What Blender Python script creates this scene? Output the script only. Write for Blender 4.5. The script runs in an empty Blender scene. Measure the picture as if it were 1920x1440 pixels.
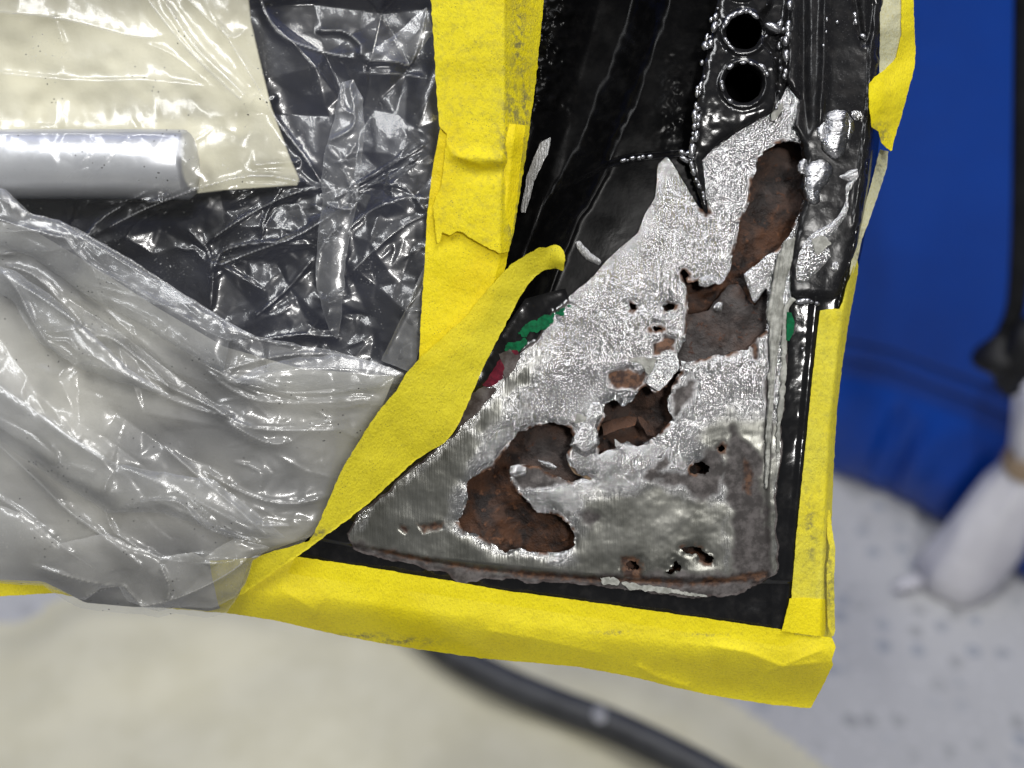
import bpy, math, random
import numpy as np
from mathutils import Matrix, Vector

random.seed(7)
RNG = np.random.default_rng(11)
S = 0.00015            # metres per photo pixel on the panel's plane
D = 0.277              # camera to panel distance
PITCH = math.radians(40)
PANEL_H = 0.55         # height of the panel's middle above the floor
C = bpy.context.scene.collection
scn = bpy.context.scene

# ------------------------------------------------------------------ camera
MP = Matrix.Translation((0, 0, PANEL_H)) @ Matrix.Rotation(math.pi / 2 - PITCH, 4, 'X')   # panel frame: x right, y up, z to viewer
cam = bpy.data.cameras.new('camera')
camo = bpy.data.objects.new('camera', cam); C.objects.link(camo)
camo.matrix_world = MP @ Matrix.Translation((0, 0, D))
cam.sensor_width = 36
cam.lens = 36 * D / (1920 * S)
cam.clip_start = 0.01; cam.clip_end = 50
cam.dof.use_dof = True
cam.dof.focus_distance = D - 0.001
cam.dof.aperture_fstop = 6.0
scn.camera = camo

# ------------------------------------------------------------------ light
w = bpy.data.worlds.new('World'); scn.world = w; w.use_nodes = True
bg = w.node_tree.nodes['Background']
bg.inputs[0].default_value = (0.92, 0.96, 1.0, 1); bg.inputs[1].default_value = 0.085

def lamp(name, p, target, sx, sy, power, col):
    l = bpy.data.lights.new(name, 'AREA'); l.shape = 'RECTANGLE'
    l.size = sx; l.size_y = sy; l.energy = power; l.color = col
    o = bpy.data.objects.new(name, l); C.objects.link(o)
    o.location = p
    d = Vector(target) - Vector(p)
    o.rotation_euler = d.to_track_quat('-Z', 'Y').to_euler()
    return o
PC = (0, 0, PANEL_H)
lamp('work_lamp', (0.31, -0.89, 1.47), PC, 0.17, 0.13, 9.2, (1.0, 0.98, 0.95))
lamp('added_tube_lamp', (-0.55, -0.25, 2.1), PC, 1.2, 0.20, 18, (0.98, 0.99, 1.0))  # unseen fill lamp, added for glints on film and gloss paint
lamp('added_tube_lamp', (0.5, 0.55, 2.3), (0.3, 0.6, 0), 1.4, 0.30, 36, (1.0, 0.99, 0.97))  # unseen fill lamp, added to brighten the floor and curtain

scn.view_settings.view_transform = 'Standard'
scn.view_settings.look = 'None'
scn.view_settings.exposure = 0.0
scn.view_settings.gamma = 1.0
scn.render.engine = 'CYCLES'
scn.cycles.use_denoising = True
scn.cycles.max_bounces = 8
scn.cycles.transparent_max_bounces = 24
scn.cycles.caustics_reflective = False
scn.cycles.caustics_refractive = False

# ------------------------------------------------------------------ maths helpers
def sstep(a, b, x):
    t = np.clip((x - a) / (b - a), 0, 1)
    return t * t * (3 - 2 * t)

def vnoise(X, Y, seed):
    r = np.random.default_rng(seed)
    T = r.random((256, 256))
    xi = np.floor(X).astype(int); yi = np.floor(Y).astype(int)
    fx = X - xi; fy = Y - yi
    fx = fx * fx * (3 - 2 * fx); fy = fy * fy * (3 - 2 * fy)
    x0 = xi & 255; x1 = (xi + 1) & 255; y0 = yi & 255; y1 = (yi + 1) & 255
    return (T[x0, y0] * (1 - fx) + T[x1, y0] * fx) * (1 - fy) + (T[x0, y1] * (1 - fx) + T[x1, y1] * fx) * fy

def fbm(X, Y, scale, seed, octv=4, gain=0.5):
    """centred noise, roughly -1..1; scale in photo pixels"""
    a = 1; tot = 0; out = 0
    x = X / scale; y = Y / scale
    for i in range(octv):
        out = out + a * (vnoise(x + 17.3 * i, y + 5.1 * i, seed + i) * 2 - 1)
        tot += a; a *= gain; x = x * 2.03; y = y * 2.03
    return out / tot * 1.6

def polysdf(pts, X, Y):
    """signed distance, negative inside"""
    P = np.array(pts, float); n = len(P)
    d2 = np.full(X.shape, 1e18); inside = np.zeros(X.shape, bool)
    for i in range(n):
        ax, ay = P[i]; bx, by = P[(i + 1) % n]
        ex, ey = bx - ax, by - ay
        L = ex * ex + ey * ey + 1e-9
        t = np.clip(((X - ax) * ex + (Y - ay) * ey) / L, 0, 1)
        dx = X - ax - t * ex; dy = Y - ay - t * ey
        d2 = np.minimum(d2, dx * dx + dy * dy)
        c = ((ay > Y) != (by > Y))
        with np.errstate(divide='ignore', invalid='ignore'):
            xc = ax + (Y - ay) * ex / (ey if ey != 0 else 1e-9)
        inside ^= c & (X < xc)
    d = np.sqrt(d2)
    return np.where(inside, -d, d)

def linedist(pts, X, Y):
    """unsigned distance, side sign (+ right of travel on screen), position 0..1"""
    P = np.array(pts, float); n = len(P)
    seg = np.hypot(*(P[1:] - P[:-1]).T); cum = np.concatenate([[0], np.cumsum(seg)]); tot = cum[-1]
    best = np.full(X.shape, 1e18); side = np.zeros(X.shape); tt = np.zeros(X.shape)
    for i in range(n - 1):
        ax, ay = P[i]; ex, ey = P[i + 1] - P[i]
        t = np.clip(((X - ax) * ex + (Y - ay) * ey) / (ex * ex + ey * ey + 1e-9), 0, 1)
        dx = X - ax - t * ex; dy = Y - ay - t * ey
        d2 = dx * dx + dy * dy
        m = d2 < best
        best = np.where(m, d2, best)
        side = np.where(m, np.sign(ex * (Y - ay) - ey * (X - ax)), side)
        tt = np.where(m, (cum[i] + t * seg[i]) / tot, tt)
    return np.sqrt(best), side, tt

def crease(pts, X, Y, amp, wl, wr=None, taper=0.12):
    wr = wr or wl
    d, s, t = linedist(pts, X, Y)
    h = np.where(s > 0, np.exp(-d / wr), np.exp(-d / wl))
    k = np.clip(np.minimum(t, 1 - t) / taper + 0.15, 0, 1) if taper else 1
    return amp * h * k

def smooth(pts, k=6, closed=False):
    """Catmull-Rom through the points"""
    P = [np.array(p, float) for p in pts]; n = len(P); out = []
    rng = range(n) if closed else range(n - 1)
    for i in rng:
        if closed:
            a, b, c, d = P[(i - 1) % n], P[i], P[(i + 1) % n], P[(i + 2) % n]
        else:
            a, b, c, d = P[max(i - 1, 0)], P[i], P[i + 1], P[min(i + 2, n - 1)]
        for j in range(k):
            t = j / k
            out.append(0.5 * ((2 * b) + (-a + c) * t + (2 * a - 5 * b + 4 * c - d) * t * t + (-a + 3 * b - 3 * c + d) * t ** 3))
    if not closed: out.append(P[-1])
    return [tuple(p) for p in out]

def to_panel(px, py, z):
    """photo pixel at a height z (mm) over the panel's plane -> metres in the panel frame"""
    zz = z * 0.001
    k = S * (D - zz) / D
    return (px - 960) * k, (720 - py) * k, zz

def floor_point(px, py, z=0.0):
    """where the line of sight of a photo pixel meets the level z"""
    o = MP @ Vector((0, 0, D))
    d = (MP @ Vector(((px - 960) * S, (720 - py) * S, 0))) - o
    t = (z - o.z) / d.z
    return o + d * t

def depth_point(px, py, depth):
    k = depth / D
    return MP @ Vector(((px - 960) * S * k, (720 - py) * S * k, D - depth))

# ------------------------------------------------------------------ object helpers
def put(name, mesh, mat, parent=None, frame=True):
    o = bpy.data.objects.new(name, mesh); C.objects.link(o)
    if mat: mesh.materials.append(mat)
    if parent is not None: o.parent = parent
    elif frame: o.matrix_world = MP
    return o

def tag(o, label=None, cat=None, group=None, kind=None):
    for k, v in (('label', label), ('category', cat), ('group', group), ('kind', kind)):
        if v: o[k] = v
    return o

def empty(name, label, cat, group=None):
    o = bpy.data.objects.new(name, None); C.objects.link(o); o.matrix_world = MP
    o.empty_display_size = 0.02
    return tag(o, label, cat, group)

def make_mesh(name, V, faces, attrs=None, smooth_n=None):
    me = bpy.data.meshes.new(name)
    me.from_pydata(V, [], faces)
    if attrs:
        for k, a in attrs.items():
            at = me.attributes.new(k, 'FLOAT', 'POINT')
            at.data.foreach_set('value', np.asarray(a, np.float32))
    sm = np.ones(len(me.polygons), bool)
    if smooth_n is not None: sm[smooth_n:] = False
    me.polygons.foreach_set('use_smooth', sm)
    me.update()
    return me

def sheet(name, sdf, bbox, step, zf, thick, mat, parent=None, attrs=None, back=True):
    """a thin sheet cut out by sdf(X, Y) < 0 with relief zf(X, Y, F) in mm and a real rim"""
    x0, y0, x1, y1 = bbox
    nx = int((x1 - x0) / step) + 2; ny = int((y1 - y0) / step) + 2
    X, Y = np.meshgrid(x0 + np.arange(nx) * step, y0 + np.arange(ny) * step)
    X = X.astype(float); Y = Y.astype(float)
    F = sdf(X, Y)
    gy, gx = np.gradient(F, step)
    g2 = np.maximum(gx * gx + gy * gy, 0.3)
    near = np.abs(F) < 0.62 * step
    mv = np.where(near, -F / g2, 0)
    mv = np.clip(mv, -0.7 * step, 0.7 * step)
    X = X + mv * gx / 1; Y = Y + mv * gy / 1
    ok = (F < 0.62 * step)
    F = np.where(near, 0, F)
    Z = zf(X, Y, F) * np.ones_like(X)
    idx = np.arange(nx * ny).reshape(ny, nx)
    a, b, c, d = idx[:-1, :-1], idx[:-1, 1:], idx[1:, 1:], idx[1:, :-1]
    ka, kb, kc, kd = ok[:-1, :-1], ok[:-1, 1:], ok[1:, 1:], ok[1:, :-1]
    Fa, Fb, Fc, Fd = F[:-1, :-1], F[:-1, 1:], F[1:, 1:], F[1:, :-1]
    full = ka & kb & kc & kd & ((np.minimum(np.minimum(Fa, Fb), np.minimum(Fc, Fd))) < 0)
    quads = np.stack([d[full], c[full], b[full], a[full]], 1)
    tris = []
    for (u, v, t, ku, kv, kt, km, fu, fv, ft) in ((d, c, b, kd, kc, kb, ka, Fd, Fc, Fb), (a, d, c, ka, kd, kc, kb, Fa, Fd, Fc),
                                                  (b, a, d, kb, ka, kd, kc, Fb, Fa, Fd), (c, b, a, kc, kb, ka, kd, Fc, Fb, Fa)):
        m = ku & kv & kt & ~km & (np.minimum(np.minimum(fu, fv), ft) < 0)
        tris.append(np.stack([u[m], v[m], t[m]], 1))
    tris = np.concatenate(tris)
    used = np.zeros(nx * ny, bool); used[quads.ravel()] = True; used[tris.ravel()] = True
    remap = -np.ones(nx * ny, int); remap[used] = np.arange(used.sum())
    quads = remap[quads]; tris = remap[tris]
    Xu, Yu, Zu, Fu = X.ravel()[used], Y.ravel()[used], Z.ravel()[used], F.ravel()[used]
    # outline edges
    E = np.concatenate([quads[:, [0, 1]], quads[:, [1, 2]], quads[:, [2, 3]], quads[:, [3, 0]], tris[:, [0, 1]], tris[:, [1, 2]], tris[:, [2, 0]]])
    key = np.sort(E, 1); kk = key[:, 0].astype(np.int64) * (nx * ny) + key[:, 1]
    _, first, cnt = np.unique(kk, return_index=True, return_counts=True)
    be = E[first[cnt == 1]]
    n = len(Xu)
    px, py, pz = to_panel(Xu, Yu, Zu)
    V = np.stack([px, py, pz], 1)
    A = {k: (f(X, Y, F) * np.ones_like(X)).ravel()[used] for k, f in (attrs or {}).items()}
    faces = quads.tolist() + tris.tolist(); nsm = len(faces)
    if thick:
        bv = np.unique(be); m2 = -np.ones(n, int); m2[bv] = np.arange(len(bv))
        top = V[bv]; bot = top.copy(); bot[:, 2] -= thick * 0.001
        o1, o2 = n, n + len(bv)
        V = np.concatenate([V, top, bot])
        faces += np.stack([o1 + m2[be[:, 1]], o1 + m2[be[:, 0]], o2 + m2[be[:, 0]], o2 + m2[be[:, 1]]], 1).tolist()
        for k in A: A[k] = np.concatenate([A[k], A[k][bv], A[k][bv]])
    me = make_mesh(name, V.tolist(), faces, A, nsm)
    return put(name, me, mat, parent)

def poly_sheet(name, pts, step, zf, thick, mat, parent=None, attrs=None, rag=0, ragscale=12, seed=1, pad=8, rounded=False):
    if rounded: pts = smooth(pts, 5, True)
    xs = [p[0] for p in pts]; ys = [p[1] for p in pts]
    def sdf(X, Y):
        F = polysdf(pts, X, Y)
        if rag: F = F + rag * fbm(X, Y, ragscale, seed, 3)
        return F
    return sheet(name, sdf, (min(xs) - pad, min(ys) - pad, max(xs) + pad, max(ys) + pad), step, zf, thick, mat, parent, attrs)

def tube_mesh(name, pts, rad, n=20, caps=True):
    """round tube through world or local points; rad a number or a list"""
    P = [Vector(p) for p in pts]; V = []; F = []
    R = rad if hasattr(rad, '__len__') else [rad] * len(P)
    up = Vector((0.13, 0.2, 1)).normalized()
    for i, p in enumerate(P):
        t = (P[min(i + 1, len(P) - 1)] - P[max(i - 1, 0)]).normalized()
        a = t.cross(up).normalized(); b = t.cross(a)
        for j in range(n):
            q = 2 * math.pi * j / n
            V.append(p + (a * math.cos(q) + b * math.sin(q)) * R[i])
    for i in range(len(P) - 1):
        for j in range(n):
            F.append((i * n + j, i * n + (j + 1) % n, (i + 1) * n + (j + 1) % n, (i + 1) * n + j))
    if caps:
        F.append(tuple(range(n))[::-1]); F.append(tuple((len(P) - 1) * n + j for j in range(n)))
    return make_mesh(name, [tuple(v) for v in V], F)

# ------------------------------------------------------------------ material helpers
class Mat:
    def __init__(s, name):
        s.m = bpy.data.materials.new(name); s.m.use_nodes = True
        s.t = s.m.node_tree; s.t.nodes.clear()
        s.out = s.t.nodes.new('ShaderNodeOutputMaterial')
        s.co = s.t.nodes.new('ShaderNodeTexCoord').outputs['Object']
    def n(s, typ, **kw):
        nd = s.t.nodes.new('ShaderNode' + typ)
        for k, v in kw.items(): setattr(nd, k, v)
        return nd
    def set(s, sock, v):
        if isinstance(v, bpy.types.NodeSocket): s.t.links.new(v, sock)
        elif isinstance(v, (tuple, list)) and len(v) == 3 and sock.type == 'RGBA': sock.default_value = (*v, 1)
        else: sock.default_value = v
    def math(s, op, a, b=0.0, c=None):
        nd = s.n('Math', operation=op)
        s.set(nd.inputs[0], a); s.set(nd.inputs[1], b)
        if c is not None: s.set(nd.inputs[2], c)
        return nd.outputs[0]
    def mix(s, f, a, b):
        nd = s.n('Mix', data_type='RGBA')
        s.set(nd.inputs['Factor'], f); s.set(nd.inputs['A'], a) if False else None
        s.set(nd.inputs[6], a); s.set(nd.inputs[7], b)
        return nd.outputs[2]
    def map(s, scale=(1, 1, 1), rot=(0, 0, 0), loc=(0, 0, 0)):
        nd = s.n('Mapping'); s.set(nd.inputs['Vector'], s.co)
        nd.inputs['Scale'].default_value = scale; nd.inputs['Rotation'].default_value = rot; nd.inputs['Location'].default_value = loc
        return nd.outputs[0]
    def noise(s, scale, detail=4, rough=0.55, vec=None, dist=0.0, out=0):
        nd = s.n('TexNoise'); s.set(nd.inputs['Vector'], vec if vec is not None else s.co)
        nd.inputs['Scale'].default_value = scale; nd.inputs['Detail'].default_value = detail
        nd.inputs['Roughness'].default_value = rough; nd.inputs['Distortion'].default_value = dist
        return nd.outputs[out]
    def voro(s, scale, feature='F1', vec=None, rnd=1.0, out='Distance'):
        nd = s.n('TexVoronoi', feature=feature, voronoi_dimensions='2D'); s.set(nd.inputs['Vector'], vec if vec is not None else s.co)
        nd.inputs['Scale'].default_value = scale; nd.inputs['Randomness'].default_value = rnd
        return nd.outputs[out]
    def ramp(s, x, a, b, lo=0.0, hi=1.0):
        nd = s.n('MapRange', interpolation_type='SMOOTHSTEP'); s.set(nd.inputs[0], x)
        nd.inputs[1].default_value = a; nd.inputs[2].default_value = b; nd.inputs[3].default_value = lo; nd.inputs[4].default_value = hi
        return nd.outputs[0]
    def attr(s, name):
        return s.n('Attribute', attribute_name=name).outputs['Fac']
    def bump(s, h, dist, strength=1.0, normal=None):
        nd = s.n('Bump'); s.set(nd.inputs['Height'], h); nd.inputs['Distance'].default_value = dist
        s.set(nd.inputs['Strength'], strength)
        if normal is not None: s.set(nd.inputs['Normal'], normal)
        return nd.outputs[0]
    def principled(s, **kw):
        nd = s.n('BsdfPrincipled')
        names = dict(color='Base Color', rough='Roughness', metal='Metallic', normal='Normal', spec='Specular IOR Level',
                     coat='Coat Weight', coatr='Coat Roughness', aniso='Anisotropic', sheen='Sheen Weight')
        for k, v in kw.items(): s.set(nd.inputs[names[k]], v)
        return nd.outputs[0]
    def done(s, sh):
        s.t.links.new(sh, s.out.inputs['Surface']); return s.m

def ground_metal():
    m = Mat('ground_steel')
    v1 = m.map(scale=(1, 0.07, 1), rot=(0, 0, math.radians(-20)))
    v2 = m.map(scale=(1, 0.06, 1), rot=(0, 0, math.radians(-32)))
    scr = m.noise(2000, 3, 0.6, v1)
    scr2 = m.noise(1300, 3, 0.6, v2)
    fine = m.noise(2300, 3, 0.6)
    lump = m.noise(900, 4, 0.6)
    big = m.noise(60, 4, 0.6)
    dull, dark, brown = m.attr('dull'), m.attr('dark'), m.attr('brown')
    base = m.mix(m.ramp(fine, 0.35, 0.7), (0.46, 0.46, 0.47), (0.74, 0.74, 0.75))
    spots = m.ramp(m.noise(330, 5, 0.65), 0.60, 0.70)
    base = m.mix(m.math('MULTIPLY', spots, 0.45), base, (0.26, 0.25, 0.26))
    dulc = m.mix(m.ramp(m.noise(90, 4, 0.5), 0.3, 0.7), (0.090, 0.090, 0.079), (0.150, 0.150, 0.136))
    dulc = m.mix(m.ramp(scr, 0.35, 0.65), m.mix(0.25, dulc, (0.14, 0.14, 0.13)), dulc)
    base = m.mix(dull, base, dulc)
    drk = m.mix(m.ramp(m.noise(260, 5, 0.65), 0.4, 0.65), (0.03, 0.026, 0.025), (0.085, 0.076, 0.074))
    base = m.mix(dark, base, drk)
    brn = m.mix(m.ramp(m.noise(500, 5, 0.6), 0.4, 0.6), (0.03, 0.016, 0.012), (0.09, 0.045, 0.025))
    base = m.mix(brown, base, brn)
    off = m.math('MAXIMUM', dark, brown)
    metal = m.math('SUBTRACT', 1.0, m.math('ADD', m.math('MULTIPLY', dull, 0.35), m.math('MULTIPLY', off, 0.62)))
    rough = m.math('ADD', m.ramp(big, 0.3, 0.7, 0.12, 0.22), m.math('ADD', m.math('MULTIPLY', dull, 0.12), m.math('MULTIPLY', off, 0.32)))
    keep = m.math('SUBTRACT', 1.0, m.math('MULTIPLY', m.math('MAXIMUM', dull, off), 0.93))
    h = m.math('ADD', m.math('MULTIPLY', scr, 1.3), m.math('ADD', m.math('MULTIPLY', scr2, 0.5), m.math('MULTIPLY', lump, 0.30)))
    nrm = m.bump(h, 0.00066, keep)
    return m.done(m.principled(color=base, metal=metal, rough=rough, normal=nrm, spec=0.25))

def rust_mat():
    m = Mat('rusted_steel')
    g = m.attr('grey')
    a = m.noise(130, 6, 0.62, dist=0.6); b = m.noise(480, 5, 0.6); c = m.noise(1400, 3, 0.6)
    br = m.mix(m.ramp(a, 0.36, 0.62), (0.012, 0.008, 0.007), (0.066, 0.029, 0.015))
    br = m.mix(m.ramp(b, 0.56, 0.72), br, (0.12, 0.052, 0.026))
    gr = m.mix(m.ramp(a, 0.38, 0.6), (0.024, 0.019, 0.018), (0.068, 0.060, 0.058))
    gr = m.mix(m.ramp(b, 0.58, 0.72), gr, (0.05, 0.022, 0.014))
    col = m.mix(g, br, gr)
    h = m.math('ADD', m.math('MULTIPLY', b, 1.0), m.math('MULTIPLY', c, 0.45))
    return m.done(m.principled(color=col, rough=m.ramp(a, 0.3, 0.7, 0.5, 0.75), normal=m.bump(h, 0.0007, 0.9), spec=0.2))

def black_paint(name, rough=0.10, base=0.006, bumpd=0.00025, dust=0.0, spec=0.5):
    m = Mat(name)
    a = m.noise(140, 4, 0.5); b = m.noise(620, 3, 0.5)
    col = m.mix(m.ramp(m.noise(300, 5, 0.6), 0.45, 0.75), (base, base, base * 1.1), (base * 2.2, base * 2.1, base * 2.1))
    if dust:
        col = m.mix(m.math('MULTIPLY', m.ramp(m.noise(2600, 2, 0.5), 0.64, 0.74), dust), col, (0.25, 0.25, 0.26))
    h = m.math('ADD', a, m.math('MULTIPLY', b, 0.35))
    return m.done(m.principled(color=col, rough=m.ramp(m.noise(90, 4, 0.6), 0.35, 0.7, rough, rough * 1.8), spec=spec, normal=m.bump(h, bumpd, 0.6)))

def plain(name, c1, c2, rough=0.5, scale=300, bump=0.0002, bscale=900, spec=0.5, metal=0.0, det=5):
    m = Mat(name)
    col = m.mix(m.ramp(m.noise(scale, det, 0.6), 0.35, 0.65), c1, c2)
    return m.done(m.principled(color=col, rough=rough, spec=spec, metal=metal, normal=m.bump(m.noise(bscale, 4, 0.6), bump, 0.7)))

def tape_mat(name, c1, c2, trans=0.18, speck=1.0, grime=0.0):
    m = Mat(name)
    v = m.map(scale=(1, 0.45, 1))
    crepe = m.noise(2400, 3, 0.6, v); fib = m.noise(900, 4, 0.65)
    big = m.noise(45, 4, 0.6)
    col = m.mix(m.ramp(big, 0.35, 0.68), c1, c2)
    col = m.mix(m.math('MULTIPLY', m.ramp(m.noise(1300, 4, 0.7), 0.45, 0.70), 0.38), col, (0.46, 0.37, 0.02))
    # grinding dust: a scatter of dark specks, and grey smudges on worn strips
    cell = m.voro(900, rnd=1.0)
    spk = m.math('MULTIPLY', m.ramp(cell, 0.06, 0.15, 1.0, 0.0), m.ramp(m.noise(230, 4, 0.7), 0.50, 0.62))
    spk = m.math('MULTIPLY', spk, speck * 0.85)
    col = m.mix(spk, col, (0.06, 0.055, 0.04))
    d = m.attr('dirt')
    gm = m.math('MULTIPLY', m.ramp(m.noise(420, 6, 0.72), 0.42, 0.62), d)
    col = m.mix(m.math('MULTIPLY', gm, 0.85), col, (0.11, 0.105, 0.085))
    if grime:
        col = m.mix(m.math('MULTIPLY', m.ramp(m.noise(520, 6, 0.75), 0.45, 0.7), grime), col, (0.16, 0.15, 0.07))
    nrm = m.bump(m.math('ADD', crepe, m.math('MULTIPLY', fib, 0.8)), 0.00030, 0.8)
    p = m.principled(color=col, rough=0.62, spec=0.25, normal=nrm)
    tr = m.n('BsdfTranslucent'); m.set(tr.inputs['Color'], col); m.set(tr.inputs['Normal'], nrm)
    mx = m.n('MixShader'); mx.inputs[0].default_value = trans
    m.t.links.new(p, mx.inputs[1]); m.t.links.new(tr.outputs[0], mx.inputs[2])
    tp = m.n('BsdfTransparent'); m.set(tp.inputs['Color'], (0.95, 0.85, 0.35))
    m2 = m.n('MixShader'); m2.inputs[0].default_value = 0.10
    m.t.links.new(mx.outputs[0], m2.inputs[1]); m.t.links.new(tp.outputs[0], m2.inputs[2])
    return m.done(m2.outputs[0])

def film_mat(name, haze, dust=0.6, rough=0.15, tint=(0.92, 0.93, 0.94)):
    """thin clear polythene: see-through, glossy, a little milky, dusty"""
    m = Mat(name)
    n1 = m.noise(190, 4, 0.6, dist=1.2); n2 = m.noise(700, 3, 0.6)
    wr = m.voro(150, feature='DISTANCE_TO_EDGE', vec=None)
    nrm = m.bump(m.math('ADD', n1, m.math('ADD', m.math('MULTIPLY', n2, 0.25), m.math('MULTIPLY', m.ramp(wr, 0, 0.05), 0.05))), 0.00012, 0.8)
    st = m.attr('stress')
    hz = m.math('MULTIPLY', haze, m.ramp(m.noise(55, 4, 0.6), 0.3, 0.7, 0.75, 1.25))
    hz = m.math('ADD', hz, m.math('MULTIPLY', st, 0.5))
    dst = m.math('MULTIPLY', m.ramp(m.noise(2000, 2, 0.6), 0.62, 0.72), m.ramp(m.noise(110, 5, 0.7), 0.52, 0.66))
    hz = m.math('MINIMUM', m.math('ADD', hz, m.math('MULTIPLY', dst, dust)), 0.95)
    drk = m.math('MULTIPLY', m.ramp(m.voro(330), 0.05, 0.075, 1.0, 0.0), m.ramp(m.noise(90, 4, 0.6), 0.56, 0.6))
    col = m.mix(drk, tint, (0.03, 0.03, 0.03))
    hz = m.math('MAXIMUM', hz, drk)
    df = m.n('BsdfDiffuse'); m.set(df.inputs['Color'], col)
    tl = m.n('BsdfTranslucent'); m.set(tl.inputs['Color'], col)
    a = m.n('MixShader'); a.inputs[0].default_value = 0.35
    m.t.links.new(df.outputs[0], a.inputs[1]); m.t.links.new(tl.outputs[0], a.inputs[2])
    tp = m.n('BsdfTransparent'); tp.inputs[0].default_value = (0.97, 0.975, 0.98, 1)
    b = m.n('MixShader'); m.set(b.inputs[0], hz)
    m.t.links.new(tp.outputs[0], b.inputs[1]); m.t.links.new(a.outputs[0], b.inputs[2])
    g1 = m.n('BsdfGlossy'); g1.inputs['Roughness'].default_value = 0.13; m.set(g1.inputs['Normal'], nrm)
    g2 = m.n('BsdfGlossy'); g2.inputs['Roughness'].default_value = rough * 2.2
    gl = m.n('MixShader'); gl.inputs[0].default_value = 0.55
    m.t.links.new(g1.outputs[0], gl.inputs[1]); m.t.links.new(g2.outputs[0], gl.inputs[2])
    fr = m.n('Fresnel'); fr.inputs['IOR'].default_value = 1.52; m.set(fr.inputs['Normal'], nrm)
    c = m.n('MixShader'); m.set(c.inputs[0], m.math('MINIMUM', m.math('MULTIPLY', fr.outputs[0], 1.3), 0.9))
    m.t.links.new(b.outputs[0], c.inputs[1]); m.t.links.new(gl.outputs[0], c.inputs[2])
    return m.done(c.outputs[0])

def floor_mat():
    m = Mat('speckled_vinyl')
    v = m.map()
    base = m.mix(m.ramp(m.noise(5, 5, 0.6), 0.3, 0.7), (0.43, 0.43, 0.43), (0.48, 0.48, 0.48))
    cell = m.voro(36, vec=v); cc = m.voro(36, vec=v, out='Color')
    sep = m.n('SeparateColor'); m.set(sep.inputs[0], cc)
    on = m.ramp(sep.outputs[0], 0.15, 0.25)
    dot = m.math('MULTIPLY', m.ramp(cell, 0.17, 0.30, 1.0, 0.0), on)
    col = m.mix(m.ramp(sep.outputs[1], 0.4, 0.6), (0.20, 0.203, 0.208), (0.17, 0.20, 0.26))
    base = m.mix(m.math('MULTIPLY', dot, m.ramp(sep.outputs[2], 0, 1, 0.10, 0.55)), base, col)
    cell2 = m.voro(60, vec=v)
    base = m.mix(m.math('MULTIPLY', m.ramp(cell2, 0.1, 0.2, 1, 0), 0.25), base, (0.7, 0.7, 0.7))
    return m.done(m.principled(color=base, rough=0.42))

M_METAL = ground_metal()
M_RUST = rust_mat()
def weld_metal():
    m = Mat('ground_weld')
    v1 = m.map(scale=(0.06, 1, 1), rot=(0, 0, math.radians(14)))
    st = m.noise(1700, 3, 0.6, v1); bl = m.noise(260, 4, 0.6)
    col = m.mix(m.ramp(bl, 0.42, 0.62), (0.28, 0.28, 0.29), (0.66, 0.66, 0.67))
    return m.done(m.principled(color=col, metal=1.0, rough=m.ramp(bl, 0.35, 0.65, 0.34, 0.2), normal=m.bump(st, 0.0005, 0.9)))
M_WELD = weld_metal()
M_BLACK = black_paint('gloss_black_paint', 0.09, 0.006, bumpd=0.00015)
M_SATIN = black_paint('satin_black_paint', 0.16, 0.009, dust=0.2, spec=0.22)
M_DEEP = black_paint('deep_black_coating', 0.17, 0.002, bumpd=0.00008, spec=0.045)
M_NAVY = plain('navy_body_paint', (0.004, 0.005, 0.013), (0.007, 0.009, 0.022), 0.5, 60, 0.0001, 100, spec=0.15)
M_PRIMER = plain('grey_primer', (0.045, 0.035, 0.033), (0.11, 0.098, 0.095), 0.6, 260, 0.0003, spec=0.1)
M_SEAL = plain('seam_sealer', (0.19, 0.19, 0.17), (0.34, 0.34, 0.31), 0.6, 400, 0.0005, 700, spec=0.12)
M_TAN = plain('flaked_rust', (0.13, 0.075, 0.04), (0.30, 0.20, 0.11), 0.6, 700, 0.0004)
M_GREEN = plain('green_marker', (0.0, 0.055, 0.02), (0.0, 0.10, 0.035), 0.6, 900, 0.0002, spec=0.1)
M_RED = plain('red_primer', (0.06, 0.004, 0.012), (0.12, 0.008, 0.02), 0.6, 700, 0.0002, spec=0.1)
M_TAPE = tape_mat('yellow_crepe', (0.86, 0.71, 0.008), (0.80, 0.62, 0.006), speck=0.9)
M_TAPE_CLEAN = tape_mat('clean_yellow_crepe', (0.86, 0.73, 0.010), (0.80, 0.66, 0.008), speck=0.12)
M_TAPE_TOP = tape_mat('dusty_yellow_crepe', (0.82, 0.70, 0.012), (0.76, 0.62, 0.008), speck=1.0, grime=0.30)
M_TAPE_UP = tape_mat('yellow_crepe_adhesive', (0.84, 0.73, 0.03), (0.76, 0.66, 0.03), trans=0.25, speck=0.8, grime=0.12)
M_TAPE_OLD = tape_mat('worn_yellow_crepe', (0.74, 0.66, 0.06), (0.80, 0.68, 0.03), speck=0.3, grime=0.35)
M_TAPE_PALE = tape_mat('pale_crepe_adhesive', (0.62, 0.60, 0.40), (0.56, 0.55, 0.36), speck=0.1, grime=0.1)
M_FILM = film_mat('clear_polythene', 0.022)
M_FILM2 = film_mat('folded_polythene', 0.085, tint=(0.88, 0.89, 0.90))
M_FILM3 = film_mat('bunched_polythene', 0.12, dust=0.25, rough=0.16, tint=(0.84, 0.84, 0.83))
M_FILM4 = film_mat('many_layers_polythene', 0.24, dust=0.2, rough=0.16, tint=(0.70, 0.69, 0.65))
M_PAPER = plain('masking_paper', (0.58, 0.55, 0.41), (0.63, 0.60, 0.46), 0.7, 25, 0.0003, 300, spec=0.2)
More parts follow.
